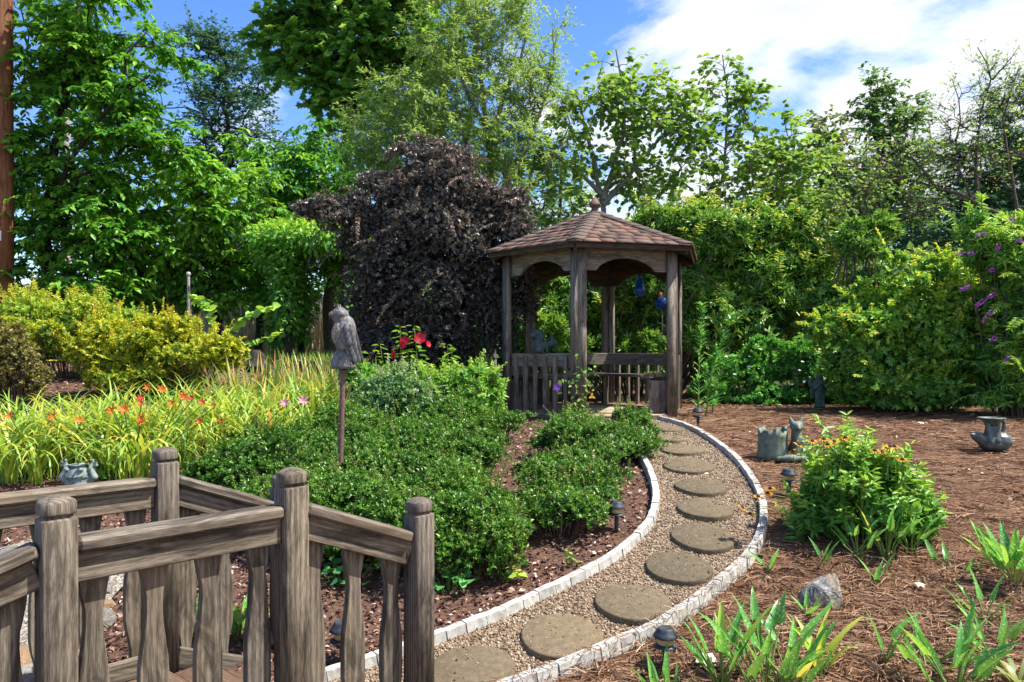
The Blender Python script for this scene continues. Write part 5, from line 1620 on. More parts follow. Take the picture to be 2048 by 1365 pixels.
# azaleas at the left
AZG = 'yellow green azaleas on the left bank'
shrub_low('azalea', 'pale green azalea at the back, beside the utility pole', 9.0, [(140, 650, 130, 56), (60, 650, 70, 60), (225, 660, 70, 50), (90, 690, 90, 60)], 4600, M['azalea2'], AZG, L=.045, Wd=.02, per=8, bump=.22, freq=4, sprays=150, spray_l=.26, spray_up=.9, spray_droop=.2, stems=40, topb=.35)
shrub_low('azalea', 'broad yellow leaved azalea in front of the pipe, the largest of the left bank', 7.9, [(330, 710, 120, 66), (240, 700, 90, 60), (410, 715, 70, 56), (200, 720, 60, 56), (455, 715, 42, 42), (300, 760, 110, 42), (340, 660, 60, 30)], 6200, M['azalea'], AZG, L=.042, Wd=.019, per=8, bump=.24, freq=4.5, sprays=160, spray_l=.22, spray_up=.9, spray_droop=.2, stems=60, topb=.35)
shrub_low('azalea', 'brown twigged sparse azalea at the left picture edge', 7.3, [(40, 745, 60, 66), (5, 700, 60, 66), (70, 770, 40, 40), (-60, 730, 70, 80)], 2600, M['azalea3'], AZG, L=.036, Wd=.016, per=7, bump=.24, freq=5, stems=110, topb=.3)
shrub_low('azalea', 'yellow azalea peeking between the pole and the brown twigged azalea', 8.1, [(20, 670, 60, 34), (90, 680, 50, 34)], 900, M['azalea'], AZG, L=.042, Wd=.019, per=8, bump=.2, freq=5, stems=12)

# redbud shoots with big round leaves
rb = root('redbud_sapling', onground(-3.5, 8.7), 'young redbud shoots with rows of round leaves above the yellow azalea', 'sapling')
lv = Leaves('heart'); tb = Tubes()
for pts in ([(432, 660), (425, 630), (412, 605), (388, 592)], [(455, 665), (475, 645), (500, 625), (545, 612)], [(480, 690), (510, 682), (540, 675), (556, 668)]):
    P = chaikin(np.array(line(8.6, pts)), 2)
    P = np.concatenate([[onground(-3.5, 8.7)], P])
    tb.add(P, np.linspace(.008, .003, len(P)), 5)
    Q = resample(P[1:], .05)
    for s_ in (-1, 1):
        D_ = nrm(np.gradient(Q, axis=0) * .3 / .05 + np.array([0, -.4, -.25]) + s_ * np.array([.25, .1, .25]) + rng.normal(size=Q.shape) * .25)
        lv.add(Q, D_, nrm(np.array([0, -.6, 1.]) + rng.normal(size=Q.shape) * .3), .095, .09, rng.uniform(.5, 1, len(Q)))
lv.part('leaves', M['vine'], rb); tb.part('stem', M['twig'], rb)

# hibiscus with crimson flowers
hb = root('hibiscus', onground(-1.35, 8.2), 'hibiscus with crimson flowers in front of the purple bush', 'flowering plant')
lv = Leaves('ovate'); tb = Tubes()
STM = [(800, 655, 795, 780), (828, 652, 835, 790), (760, 690, 770, 780), (735, 720, 745, 790), (850, 720, 845, 790), (895, 690, 890, 790), (905, 700, 880, 795), (780, 725, 785, 790), (870, 740, 865, 800), (720, 700, 715, 790), (815, 700, 812, 790), (700, 720, 705, 790)]
for (tx, ty, bx, by) in STM:
    d = 8.2 + rng.uniform(-.25, .25)
    top = W(tx, ty, d); bot = onground(W(bx, by, d)[0], d + .1)
    P = chaikin(np.array([bot, (bot + top) / 2 + np.array([.02, 0, .02]), top]), 2)
    tb.add(P, np.linspace(.008, .003, len(P)), 5)
    Q = resample(P, .035); Q = Q[len(Q) // 4:]
    m = len(Q)
    for rep in range(2):
        az = np.arange(m) * 2.4 + rep * PI + rng.uniform(0, 6)
        D_ = nrm(np.stack([np.cos(az), np.sin(az), rng.uniform(-.25, .25, m)], 1))
        s_ = np.linspace(1.15, .6, m)
        lv.add(Q + D_ * .02, D_, nrm(np.array([0, 0, 1.]) + rng.normal(size=(m, 3)) * .25), .13 * s_, .07 * s_, rng.random(m) * .6 + .4 * np.linspace(0, 1, m))
lv.part('leaves', M['hibis'], hb); tb.part('stem', M['gstem'], hb)
HF = flower_mesh('flower', M['red'], 6, .068, .075, .35, 'ovate')
for px, py, s_, dr in ((810, 683, .85, (-.2, -1, .3)), (840, 677, 1.0, (.1, -1, .25)), (856, 689, .55, (.8, -.6, .3)), (789, 710, .85, (-.8, -.5, .1)), (806, 690, .7, (-.4, -1, -.1))):
    at_world('flower', HF, hb, W(px, py, 7.85), rot_to(dr), (s_, s_, s_))
YC = lathe('stamen', [(.004, 0), (.008, .02), (.006, .045), (.002, .05)], M['gold'], 8)

# green shrubs between the hibiscus and the dwarf hedge
MG = 'mixed leafy shrubs in front of the hibiscus'
shrub_low('leafy_shrub', 'grey green small leaved shrub right of the owl pole', 6.7, [(790, 800, 70, 50), (760, 830, 60, 40), (830, 830, 60, 40)], 2800, M['varieg'], MG, sprays=90, spray_l=.22, spray_up=1., spray_droop=.2, L=.035, Wd=.018, per=7, bump=.22, freq=6, stems=30)
shrub_low('leafy_shrub', 'bright green leafy shrub left of the gazebo railing', 7.0, [(900, 800, 70, 46), (950, 790, 55, 50), (920, 840, 80, 40), (860, 780, 50, 30)], 2600, M['mixed'], MG, sprays=80, spray_l=.28, spray_up=1., spray_droop=.4, L=.05, Wd=.024, per=7, bump=.24, freq=5, stems=30, shape='ovate')
shrub_low('leafy_shrub', 'bright leafy clump directly behind the owl pole', 7.3, [(735, 775, 40, 40), (710, 745, 40, 36)], 700, M['mixed'], MG, L=.06, Wd=.03, per=6, bump=.2, freq=5, stems=14, shape='ovate')
shrub_low('leafy_shrub', 'sprawling green growth at the foot of the left gazebo post', 7.6, [(985, 830, 40, 36), (965, 770, 40, 40)], 700, M['mixed'], MG, L=.05, Wd=.022, per=6, bump=.2, freq=5, stems=14, shape='ovate')

# dwarf glossy shrubs in the front bed
DWS = .98
DW = [(480, 985, .40, .36, 'at the left end of the mass beside the far bridge post'), (585, 1005, .42, .38, 'between the owl pole and the far bridge post'), (700, 985, .42, .40, 'around the foot of the owl pole'),
      (815, 985, .42, .40, 'right of the owl pole'), (905, 960, .40, .42, 'in the middle of the bed, left of the bare mulch gap'), (560, 1075, .36, .36, 'right behind the capped main bridge post'),
      (680, 1095, .40, .38, 'above the sloping end rail of the bridge'), (800, 1115, .40, .38, 'behind the lowest bridge post'), (915, 1120, .38, .36, 'left of the yellowing vine leaves'),
      (985, 1140, .24, .26, 'over the yellowing vine leaves'), (870, 1165, .24, .26, 'over the round ground leaves'), (1120, 1065, .27, .28, 'left of the path light on the inner bend'),
      (1095, 1005, .24, .30, 'on the right rim of the mulch gap'), (1185, 985, .30, .28, 'above the path light on the inner bend'), (1135, 920, .30, .34, 'below the front gazebo post'),
      (1225, 915, .36, .30, 'spilling over the start of the inner edging'), (1170, 880, .34, .28, 'right against the gazebo floor'), (800, 905, .42, .36, 'behind the owl pole, next to the grey green shrub'),
      (900, 890, .42, .34, 'in front of the bright green leafy shrub'), (985, 885, .32, .30, 'at the back corner by the left gazebo post'), (690, 905, .40, .34, 'left behind the owl pole'), (560, 935, .40, .30, 'beside the daylilies at the back left of the mass'),
      (1270, 885, .22, .26, 'closest to the first stepping stones'),
      (745, 1040, .34, .34, 'in the gap right of the owl pole foot'), (860, 1050, .36, .34, 'in the heart of the front mass'), (620, 1040, .34, .34, 'left of the owl pole foot, above the sloping rail'), (1165, 1035, .24, .26, 'between the mulch gap and the inner path light'), (750, 940, .36, .32, 'just behind the owl pole on its right')]
for k, (px, py, r, h, where) in enumerate(DW):
    p = G(px, py); r *= DWS; h = .34 + (h - .34) * 1.1 + rng.uniform(-.05, .05)
    bl = [(p + np.array([0, 0, h * .45]), np.array([r, r, h * .62]))]
    for q_ in range(3):
        a = rng.uniform(0, 6.28); rr = r * rng.uniform(.45, .62)
        c = p + np.array([math.cos(a) * r * .6, math.sin(a) * r * .6, 0]); c[2] = float(T(c[0], c[1])) + h * rng.uniform(.35, .5)
        bl.append((c, np.array([rr, rr, h * rng.uniform(.45, .6)])))
    d = p[1]
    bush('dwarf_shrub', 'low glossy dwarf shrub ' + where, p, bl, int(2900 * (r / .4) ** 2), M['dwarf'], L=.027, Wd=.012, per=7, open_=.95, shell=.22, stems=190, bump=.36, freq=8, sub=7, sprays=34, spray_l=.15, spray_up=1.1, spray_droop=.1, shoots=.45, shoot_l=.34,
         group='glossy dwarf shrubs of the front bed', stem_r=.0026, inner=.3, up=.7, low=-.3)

# ================================================================ DAYLILIES
def blade_proto(seed):
    r = np.random.default_rng(seed)
    V, Fc, k = strap_geo(np.zeros((1, 3)), np.zeros(1), np.ones(1), np.array([.030]), np.array([r.uniform(1.2, 1.45)]), np.array([r.uniform(.28, .5)]), 8)
    return mesh_np('leaf', V, Fc, M['blade'])
BP = [blade_proto(s) for s in range(7)]
DLG = 'daylily clumps on the left bank'
def daylily(px, py, lab, n=46, h=.62, individual=True, mat='bladem'):
    p = G(px, py)
    rt = root('daylily', p, lab, 'daylily', DLG)
    if individual:
        for k in range(n):
            az = rng.uniform(0, 6.28); s = h * rng.uniform(.75, 1.35)
            q_ = Quaternion((0, 0, 1), az) @ Quaternion((0, 1, 0), rng.normal() * .14)
            o_ = np.array([math.cos(az + rng.normal()), math.sin(az + rng.normal()), 0]) * rng.uniform(0, .13)
            at_world('leaf', BP[rng.integers(7)], rt, p + o_ + np.array([0, 0, -.01]), q_, (s, s * rng.uniform(.8, 1.25), s))
    else:
        B = p + np.stack([rng.normal(size=n) * .11, rng.normal(size=n) * .11, np.zeros(n)], 1)
        up_ = mat == 'iris'
        V, Fc, k = strap_geo(B, rng.uniform(0, 6.28, n), h * rng.uniform(.7, 1.3, n), rng.uniform(.014, .024, n), rng.uniform(1.25, 1.5, n), rng.uniform(.02, .12, n) if up_ else rng.uniform(.2, .45, n), 6)
        part('foliage', V, Fc, M[mat], rt, {'rnd': np.repeat(rng.random(n), k)})
    return rt
DL = [(20, 962, 'daylily clump at the left picture edge, front row'), (70, 965, 'daylily clump just left of the frog statue'), (218, 955, 'daylily clump directly right of the frog statue'), (265, 965, 'daylily clump between the frog statue and the far bridge post, with long yellowed blades'),
      (300, 955, 'daylily clump rising left of the far bridge post cap'), (370, 930, 'daylily clump behind the far bridge post'), (140, 930, 'daylily clump growing behind the frog statue'), (430, 915, 'daylily clump next to the dwarf shrubs')]
dls = [daylily(px, py, lab) for px, py, lab in DL]
DL2 = [(40, 940, 'second row daylily at the left edge, under a lone orange flower'), (110, 930, 'second row daylily under the low orange flower left of centre'), (190, 925, 'second row daylily below the yellow orange flower'), (260, 925, 'second row daylily in front of the twin orange flowers'),
       (330, 915, 'second row daylily below the tallest orange flowers'), (400, 890, 'daylily under the red orange flowers'), (470, 890, 'daylily clump right of the red orange flowers'), (530, 875, 'daylily clump in the middle of the bank'), (590, 860, 'daylily clump below the pink flowers'),
       (640, 850, 'daylily clump left of the owl pole'), (350, 870, 'back row daylily behind the red orange flowers'), (450, 860, 'back row daylily near the upright irises'), (240, 880, 'back row daylily under the yellow azalea'), (500, 920, 'daylily clump touching the dwarf shrub mass'), (160, 890, 'back row daylily at the mulch edge'), (70, 900, 'back row daylily near the brown twigged azalea'), (580, 905, 'daylily clump squeezed behind the dwarf shrubs')]
for px, py, lab in DL2:
    dls.append(daylily(px, py, lab, 95, .52, False))
IR = [(475, 835, 'upright yellowing iris fan, leftmost of the iris row'), (530, 825, 'tall iris fan with green and orange blades, left of the pale stalk'), (580, 815, 'tall green tipped iris fan in the middle of the row'), (625, 815, 'orange brown iris fan under the pink daylilies'), (665, 820, 'bright yellow iris fan touching the owl pole'), (700, 830, 'iris fan right of the owl pole'), (600, 840, 'dense low iris fan in front of the row'), (655, 850, 'orange iris fan left of the owl pole foot')]
for px, py, lab in IR:
    p = G(px, py)
    rt = daylily(px, py, lab, 60, .50, False, 'iris')
    rt.name = 'iris'; rt['category'] = 'iris'; rt['group'] = 'upright irises beside the owl pole'
FM = {c: flower_mesh('flower', M[c], 6, .062, .026, .55, 'ovate') for c in ('orange', 'redorange', 'pink')}
DF = [(21, 832, 'orange', 1), (108, 833, 'orange', 1), (100, 846, 'orange', .7), (158, 841, 'orange', 1), (226, 822, 'orange', 1.35), (249, 820, 'orange', 1.35), (285, 838, 'orange', 1.2), (281, 846, 'orange', .8), (284, 796, 'redorange', 1.1), (297, 776, 'orange', 1.1), (324, 780, 'orange', 1.1), (367, 794, 'redorange', 1.2), (347, 808, 'orange', 1.2),
      (385, 797, 'redorange', .8), (405, 806, 'redorange', 1.), (400, 843, 'redorange', .9), (430, 812, 'orange', .7), (571, 807, 'pink', 1.2), (606, 803, 'pink', 1.3), (443, 842, 'redorange', .7), (240, 777, 'orange', .7), (283, 807, 'redorange', .9)]
rts = [(o, np.array(ORIG[o])) for o in dls]
for px, py, c, s in DF:
    p0 = None
    for d in np.arange(5.0, 7.6, .1):
        q_ = W(px, py, d); hgt = q_[2] - float(T(q_[0], q_[1]))
        if hgt < .62: p0 = q_; break
    if p0 is None: p0 = W(px, py, 7.)
    par = min(rts, key=lambda r_: np.hypot(*(r_[1][:2] - p0[:2])))[0]
    at_world('flower', FM[c], par, p0, rot_to((rng.normal() * .5, -.9, .55)), (s * .62, s * .62, s * .62))
    b_ = np.array(ORIG[par]); tb = Tubes(); tb.add(chaikin(np.array([b_, (b_ + p0) / 2 + np.array([0, 0, .08]), p0 - np.array([0, 0, .01])]), 2), .0035, 5)
    tb.part('scape', M['gstem'], par)
print('trees and shrubs done')

# ================================================================ PATH LIGHTS
LT = {'stem': lathe('stem', [(.015, -.04), (.014, .02), (.0135, .098)], M['lamp'], 12),
      'lower_brim': lathe('lower_brim', [(.016, .086), (.030, .090), (.055, .096), (.056, .100), (.040, .106), (.034, .109)], M['lamp'], 24),
      'lens': lathe('lens', [(.034, .107), (.037, .112), (.037, .136), (.034, .14)], M['lens'], 24),
      'cap': lathe('cap', [(.034, .137), (.056, .139), (.058, .143), (.050, .154), (.038, .170), (.036, .176), (.030, .180), (.026, .177), (.004, .177)], M['lamp'], 24)}
for px, py, sc, lab in ((1233, 1062, 1.0, 'low black path light on the mulch inside the path bend'), (1331, 1338, 1.0, 'nearest black path light, on the pine straw below the outer edging'),
                        (1578, 994, 1.05, 'black path light half hidden behind the golden coneflower clump'), (1396, 854, 1.05, 'black path light beside the right gazebo post'),
                        (685, 1330, 1.05, 'black path light seen between the end balusters of the bridge')):
    p = G(px, py)
    rt = root('path_light', p, lab, 'path light', 'black path lights along the gravel path')
    for k, me in LT.items():
        at_world(k, me, rt, p, None, (sc, sc, sc * 1.04))

# ================================================================ OWL ON ITS POLE
D = 5.0; u = D / F
ob = W(686, 738, D)
gb = onground(W(678, 950, D)[0], D)
pl = root('statue_pole', gb, 'rusty red pipe standing in the dwarf shrubs and carrying the owl', 'pole')
tb = Tubes(); tb.add([gb - np.array([0, 0, .05]), (gb + ob) / 2, ob], [.0185, .0185, .0185], 12); tb.part('pipe', M['rust'], pl)
at_world('collar', lathe('collar', [(.024, -.03), (.027, -.025), (.027, 0), (.02, .0)], M['rust'], 14), pl, ob - np.array([0, 0, .001]))
ow = root('owl_statue', ob, 'grey horned owl decoy on a stump base, facing left, atop the rusty pole', 'owl statue')
def px2(x, z, y=0.0): return (x * u, y, z * u)
base_r = []
for z, hx, hy in ((0, 24, 20), (6, 24.5, 20), (20, 22, 18), (30, 19, 16), (36, 13, 12)):
    a = np.arange(18) * 2 * PI / 18
    w_ = 1 + .06 * np.sin(a * 5 + z)
    base_r.append([((hx * w_[i] * math.cos(a[i]) + 0) * u, hy * w_[i] * math.sin(a[i]) * u, z * u) for i in range(18)])
at_world('stump_base', loft('stump_base', base_r, M['owl'], True), ow, ob)
body = blob_mesh('body', [('e', px2(4, 70), (22 * u, 19 * u, 38 * u), Quaternion((0, 1, 0), .16)), ('e', px2(3, 84), (19 * u, 18 * u, 18 * u)), ('c', px2(-2, 96), px2(-7, 106), 15 * u, 15.5 * u), ('e', px2(-6, 108), (18 * u, 17 * u, 15 * u)),
                          ('c', px2(-6, 116, -.026), px2(-9, 130, -.036), .013, .004), ('c', px2(-6, 116, .026), px2(-9, 130, .036), .013, .004), ('e', px2(-19, 107), (5 * u, 13 * u, 10 * u))], M['owl'], .0042, 2)
at_world('body', body, ow, ob)
at_world('breast', blob_mesh('breast', [('e', px2(-6, 74), (16.5 * u, 19.2 * u, 28 * u), Quaternion((0, 1, 0), .20)), ('e', px2(2, 48), (12 * u, 16.5 * u, 16 * u))], M['owlbreast'], .0045, 2), ow, ob)
at_world('face', blob_mesh('face', [('e', px2(-21, 107, -.02), (5.0 * u, 7.5 * u, 8.5 * u)), ('e', px2(-21, 107, .02), (5.0 * u, 7.5 * u, 8.5 * u))], M['owlwing'], .004, 1), ow, ob)
for s_ in (-1, 1):
    at_world('eye', lathe('eye', [(.0, 0), (.012, .001), (.013, .005), (.005, .008)], M['owleye'], 14), ow, ob + np.array(px2(-23.0, 108, s_ * 9.5 * u)), rot_to((-.6, s_ * .8, .1)))
at_world('beak', blob_mesh('beak', [('c', px2(-25, 103), px2(-28, 95), .009, .004)], M['black'], .0035, 1), ow, ob)
# wings: long overlapping feather plates sweeping down to the tail
for s_ in (-1, 1):
    wing = at_world('wing', blob_mesh('wing', [('c', px2(10, 78, s_ * 11 * u), px2(16, 48, s_ * 12 * u), 12 * u, 10.5 * u), ('c', px2(16, 50, s_ * 12 * u), px2(23, 14, s_ * 5 * u), 11 * u, 4 * u)], M['owlwing'], .005, 2), ow, ob)
    fm = lathe('feather', [(.0, -.040), (.008, -.034), (.0125, -.015), (.012, .01), (.007, .03), (.0, .034)], M['owl'], 8)
    for r_ in range(6):
        for c_ in range(3):
            fx_ = 1 + c_ * 9 + r_ * 3.0; fz_ = 82 - r_ * 11.5 - c_ * 1.5
            yy_ = s_ * (22.3 - abs(c_ - .8) * 3.2 - max(0, r_ - 2) * 2.2) * u
            link('feather', fm, wing, px2(fx_, fz_, yy_), Quaternion((0, 1, 0), -.22) @ Quaternion((1, 0, 0), s_ * .10), (.95, .13, .95))

# ================================================================ SQUIRREL ON THE RAIL
a_, b_, d_, inn_ = side(5)
sp_ = a_ + d_ * .60 + inn_ * .075
D = sp_.y; u = D / F
sx = (sp_.x / D) * F + 1024
so_ = np.array([sp_.x, sp_.y, 1.395])
sq_ = root('squirrel_statue', so_, 'slate green squirrel statue crouching on the gazebo rail with its tail curled', 'squirrel statue')
L = lambda x, y, yy=0.0: ((x - 1086) * u, yy, (706 - y) * u)
tail = [L(1072, 690), L(1080, 680), L(1083, 671), L(1078, 665), L(1070, 667), L(1067, 671)]
prims = [('e', L(1079, 692), (14 * u, 11 * u, 13 * u)), ('e', L(1090, 690), (12 * u, 9 * u, 10 * u)), ('c', L(1094, 690), L(1105, 686), 8 * u, 7 * u), ('e', L(1107, 684), (9.5 * u, 8 * u, 8.5 * u)), ('c', L(1108, 688), L(1113, 693), 5 * u, 3 * u),
         ('c', L(1104, 678, -.024), L(1102, 671, -.03), .018, .010), ('c', L(1104, 678, .024), L(1102, 671, .03), .018, .010), ('e', L(1079, 700, -.045), (9 * u, 4 * u, 6 * u)), ('e', L(1079, 700, .045), (9 * u, 4 * u, 6 * u)),
         ('c', L(1092, 695, -.03), L(1096, 705, -.03), .017, .012), ('c', L(1092, 695, .03), L(1096, 705, .03), .017, .012), ('c', L(1080, 704, -.04), L(1090, 705, -.04), .014, .010), ('c', L(1080, 704, .04), L(1090, 705, .04), .014, .010)]
at_world('body', blob_mesh('body', prims, M['squirrel'], .007, 3), sq_, so_)
at_world('tail', blob_mesh('tail', [('c', tail[i], tail[i + 1], 7.6 * u, 7.6 * u) for i in range(5)], M['squirrel'], .007, 3), sq_, so_)

# ================================================================ FROG
p = G(158, 1000); D = p[1]; u = D / F
fr_ = root('frog_statue', p, 'blue grey stone frog planter with raised hands, in front of the daylilies', 'frog statue')
L = lambda x, z, y=0.0: (x * u, y, z * u)
prims = [('e', L(0, 22), (27 * u, 24 * u, 23 * u)), ('e', L(0, 38), (21 * u, 20 * u, 18 * u)), ('e', L(-2, 52), (25 * u, 21 * u, 11 * u)), ('e', L(-2, 57), (20 * u, 19 * u, 11 * u)), ('e', L(-2, 47, -.02), (24 * u, 17 * u, 6 * u))]
for s_ in (-1, 1):
    prims += [('e', L(s_ * 22, 16, -.025), (12 * u, 15 * u, 16 * u)), ('c', L(s_ * 20, 5, -.07), L(s_ * 30, 3, -.10), 6 * u, 4 * u), ('c', L(s_ * 19, 38), L(s_ * 33, 45, -.01), 8 * u, 7 * u), ('c', L(s_ * 33, 45, -.01), L(s_ * 25, 62, -.01), 7 * u, 4.5 * u),
              ('c', L(s_ * 25, 62, -.01), L(s_ * 24, 68), 5 * u, 4 * u)]
    for dx, dz in ((10, 8), (3, 12), (12, 1)):
        prims.append(('c', L(s_ * 24, 67), L(s_ * (24 + dx), 67 + dz), 2.6 * u, 2.2 * u))
        prims.append(('e', L(s_ * (24 + dx), 67 + dz), (3.2 * u, 3.2 * u, 3.2 * u)))
    prims.append(('e', L(s_ * 14 - 2, 62, -.05), (5 * u, 5 * u, 5 * u)))
at_world('body', blob_mesh('body', prims, M['frog'], .006, 3), fr_, p)
at_world('bowl', lathe('bowl', [(.012, .0), (.040, .006), (.052, .022), (.056, .030), (.050, .032), (.042, .022), (.028, .008), (.002, .006)], M['frog'], 24), fr_, p + np.array(L(-2, 62)))
at_world('mouth', blob_mesh('mouth', [('c', L(-22, 50, -.052), L(-2, 46, -.079), .0035, .0035), ('c', L(-2, 46, -.079), L(19, 50, -.052), .0035, .0035)], M['squirrel'], .003, 1), fr_, p)

# ================================================================ FOX AND STUMP PLANTER
p = G(1562, 918); D = p[1]; u = D / F
fx = root('fox_planter', p, 'green patina planter of a fox sitting against a hollow tree stump', 'planter statue')
n = 32; a = np.arange(n) * 2 * PI / n
rib = 1 + .075 * np.sin(a * 11) + .04 * np.sin(a * 5 + 1)
jag = 10 * np.sin(a * 3 + .6) * .45 + 4 * np.sin(a * 7)
rg = []
for z, r in ((0, 31), (8, 29.5), (25, 28), (45, 27.5), (58, 28)):
    rg.append([((-16 + r * rib[i] * math.cos(a[i])) * u, r * .85 * rib[i] * math.sin(a[i]) * u, (z + (jag[i] if z == 58 else 0)) * u) for i in range(n)])
for z, r in ((57, 23), (40, 22), (30, 20)):
    rg.append([((-16 + r * math.cos(a[i])) * u, r * .85 * math.sin(a[i]) * u, (z + (jag[i] if z == 57 else 0)) * u) for i in range(n)])
at_world('stump', loft('stump', rg, M['verdi'], False), fx, p)
L = lambda x, z, y=0.0: ((x - 1562) * u, y * u, (918 - z) * u)
prims = [('e', L(1596, 898, 0), (19 * u, 20 * u, 22 * u)), ('c', L(1594, 890, -4), L(1590, 866, -6), 14 * u, 10 * u), ('e', L(1590, 853, -8), (13.5 * u, 12 * u, 11.5 * u)), ('c', L(1590, 852, -16), L(1589, 856, -25), 6 * u, 3.4 * u),
         ('c', L(1590, 880, -12), L(1588, 908, -18), 6 * u, 5 * u), ('c', L(1600, 880, -12), L(1600, 908, -18), 6 * u, 5 * u), ('e', L(1610, 905, 0), (13 * u, 14 * u, 13 * u))]
for xa, xb in ((1581, 1578), (1598, 1602)):
    prims.append(('c', L(xa, 845, -6), L(xb, 834, -5), 5.5 * u, 1.8 * u))
prims += [('c', L(1600, 914, -20), L(1570, 912, -34), 6 * u, 8 * u), ('c', L(1570, 912, -34), L(1545, 914, -32), 8 * u, 5 * u)]
at_world('fox', blob_mesh('fox', prims, M['verdi'], .008, 3), fx, p)

# ================================================================ BRONZE ANIMAL JUG
p = G(1985, 903); D = p[1]; u = D / F
jg = root('bronze_jug', p, 'dark bronze jug shaped like a reclining animal, at the right edge of the straw bed', 'jug statue')
L = lambda x, z, y=0.0: ((x - 1985) * u, y * u, (903 - z) * u)
prims = [('e', L(2000, 883), (23 * u, 22 * u, 20 * u)), ('e', L(1974, 884), (16 * u, 20 * u, 19 * u)), ('e', L(1988, 888), (26 * u, 20 * u, 15 * u)), ('c', L(1984, 872), L(1984, 851), 15 * u, 12 * u),
         ('c', L(1962, 880, -3), L(1950, 873, -6), 12 * u, 10 * u), ('c', L(1950, 873, -6), L(1938, 869, -8), 9 * u, 3.5 * u), ('c', L(1993, 846, -6), L(1985, 880, -14), 4 * u, 7 * u), ('c', L(1972, 848, -6), L(1970, 880, -14), 4 * u, 6 * u)]
at_world('body', blob_mesh('body', prims, M['bronze'], .007, 3), jg, p)
at_world('rim', lathe('rim', [(12 * u, -10 * u), (14 * u, -4 * u), (21 * u, 2 * u), (25 * u, 4.5 * u), (25 * u, 6.5 * u), (22.5 * u, 6 * u), (17 * u, 1 * u), (12 * u, -5 * u), (9 * u, -9 * u), (2 * u, -9.5 * u)], M['bronze'], 26), jg, p + np.array(L(1983, 842)))
tb = Tubes(); pp = chaikin(np.array([p + np.array(L(*q_)) for q_ in ((1999, 839, 0), (2008, 842, 0), (2009, 856, 0), (2003, 866, 0))]), 3); tb.add(pp, 3.6 * u, 8); tb.part('handle', M['bronze'], jg)

# ================================================================ ANGEL
p = G(1640, 816); D = p[1]; u = D / F
an_ = root('angel_statue', p, 'dark green praying angel statue standing in front of the spirea', 'angel statue')
L = lambda x, z, y=0.0: ((x - 1641) * u, y * u, (816 - z) * u)
prims = [('e', L(1640, 814), (12 * u, 10 * u, 3 * u)), ('c', L(1640, 812), L(1640, 790), 9.5 * u, 9 * u), ('c', L(1640, 790), L(1641, 772), 9.5 * u, 9.5 * u), ('e', L(1641, 768), (11 * u, 7.5 * u, 8 * u)), ('c', L(1641, 764), L(1641, 757), 4 * u, 4 * u),
         ('e', L(1641, 755), (5.6 * u, 5.8 * u, 6.8 * u)), ('e', L(1641, 753.5, 1.2), (6.6 * u, 6.2 * u, 6.4 * u)), ('c', L(1636, 756, 2), L(1634, 764, 1), 2.6 * u, 2.2 * u), ('c', L(1646, 756, 2), L(1648, 764, 1), 2.6 * u, 2.2 * u)]
for s_ in (-1, 1):
    prims += [('c', L(1641 + s_ * 10, 766), L(1641 + s_ * 12, 777, -3), 3.4 * u, 3.2 * u), ('c', L(1641 + s_ * 12, 777, -3), L(1641 + s_ * 1.4, 767, -10), 3 * u, 2 * u), ('c', L(1641 + s_ * 1.2, 768, -10), L(1641 + s_ * .8, 760.5, -10.5), 1.9 * u, 1.1 * u),
              ('c', L(1641 + s_ * 4, 790, -6), L(1641 + s_ * 5, 812, -7), 2.6 * u, 3 * u)]
prims += [('c', L(1633, 776, -6.5), L(1648, 792, -8), 1.6 * u, 1.6 * u), ('c', L(1637, 774, -7), L(1651, 786, -7), 1.4 * u, 1.4 * u), ('e', L(1641, 756, -5.6), (1.2 * u, 1.2 * u, 1.8 * u))]
at_world('figure', blob_mesh('figure', prims, M['angel'], .0075, 2), an_, p)
for s_ in (-1, 1):
    wp = [('e', L(1641 + s_ * 15, 768, 6), (6.5 * u, 2.2 * u, 14 * u), Quaternion((0, 1, 0), s_ * .28)), ('e', L(1641 + s_ * 11, 785, 6), (6 * u, 2 * u, 17 * u), Quaternion((0, 1, 0), -s_ * .18)), ('e', L(1641 + s_ * 18, 758, 6), (4 * u, 2 * u, 6 * u), Quaternion((0, 1, 0), s_ * .4))]
    at_world('wing', blob_mesh('wing', wp, M['angel'], .006, 2), an_, p)

# ================================================================ BLUE GLASS
D = 9.2; u = D / F
g0 = W(1280, 595, D)
gl = root('glass_drop', g0, 'cobalt blue glass teardrop hanging under the gazebo arch', 'glass ornament')
at_world('glass', lathe('glass', [(0, 0), (5 * u, .8 * u), (8.5 * u, 4 * u), (10.4 * u, 10 * u), (10.6 * u, 15 * u), (9.4 * u, 22 * u), (7 * u, 30 * u), (4.5 * u, 37 * u), (3.6 * u, 42 * u), (4.2 * u, 45 * u), (0, 45.5 * u)], M['glass'], 24), gl, g0)
at_world('swirl', blob_mesh('swirl', [('e', (-3 * u, -5 * u, 14 * u), (3 * u, 2 * u, 3 * u)), ('e', (4 * u, -4 * u, 12 * u), (3.4 * u, 2 * u, 2.4 * u)), ('e', (0, -5 * u, 10 * u), (2.6 * u, 2 * u, 1.6 * u))], M['swirl'], .006, 2), gl, g0)
tb = Tubes(); tb.add([g0 + np.array([0, 0, 45 * u]), [g0[0], g0[1], 2.66]], .003, 5); tb.part('cord', M['black'], gl)
at_world('stopper', lathe('stopper', [(4.6 * u, 0), (6 * u, 3 * u), (3 * u, 7 * u), (0, 8 * u)], M['black'], 12), gl, g0 + np.array([0, 0, 44.5 * u]))
D = 10.9; u = D / F
g0 = onground(W(1326, 800, D)[0], D); gc = W(1324, 607, D)
gs = root('glass_ball_stake', g0, 'cobalt blue glass ball with terracotta neck on a thin rod behind the gazebo', 'glass ornament')
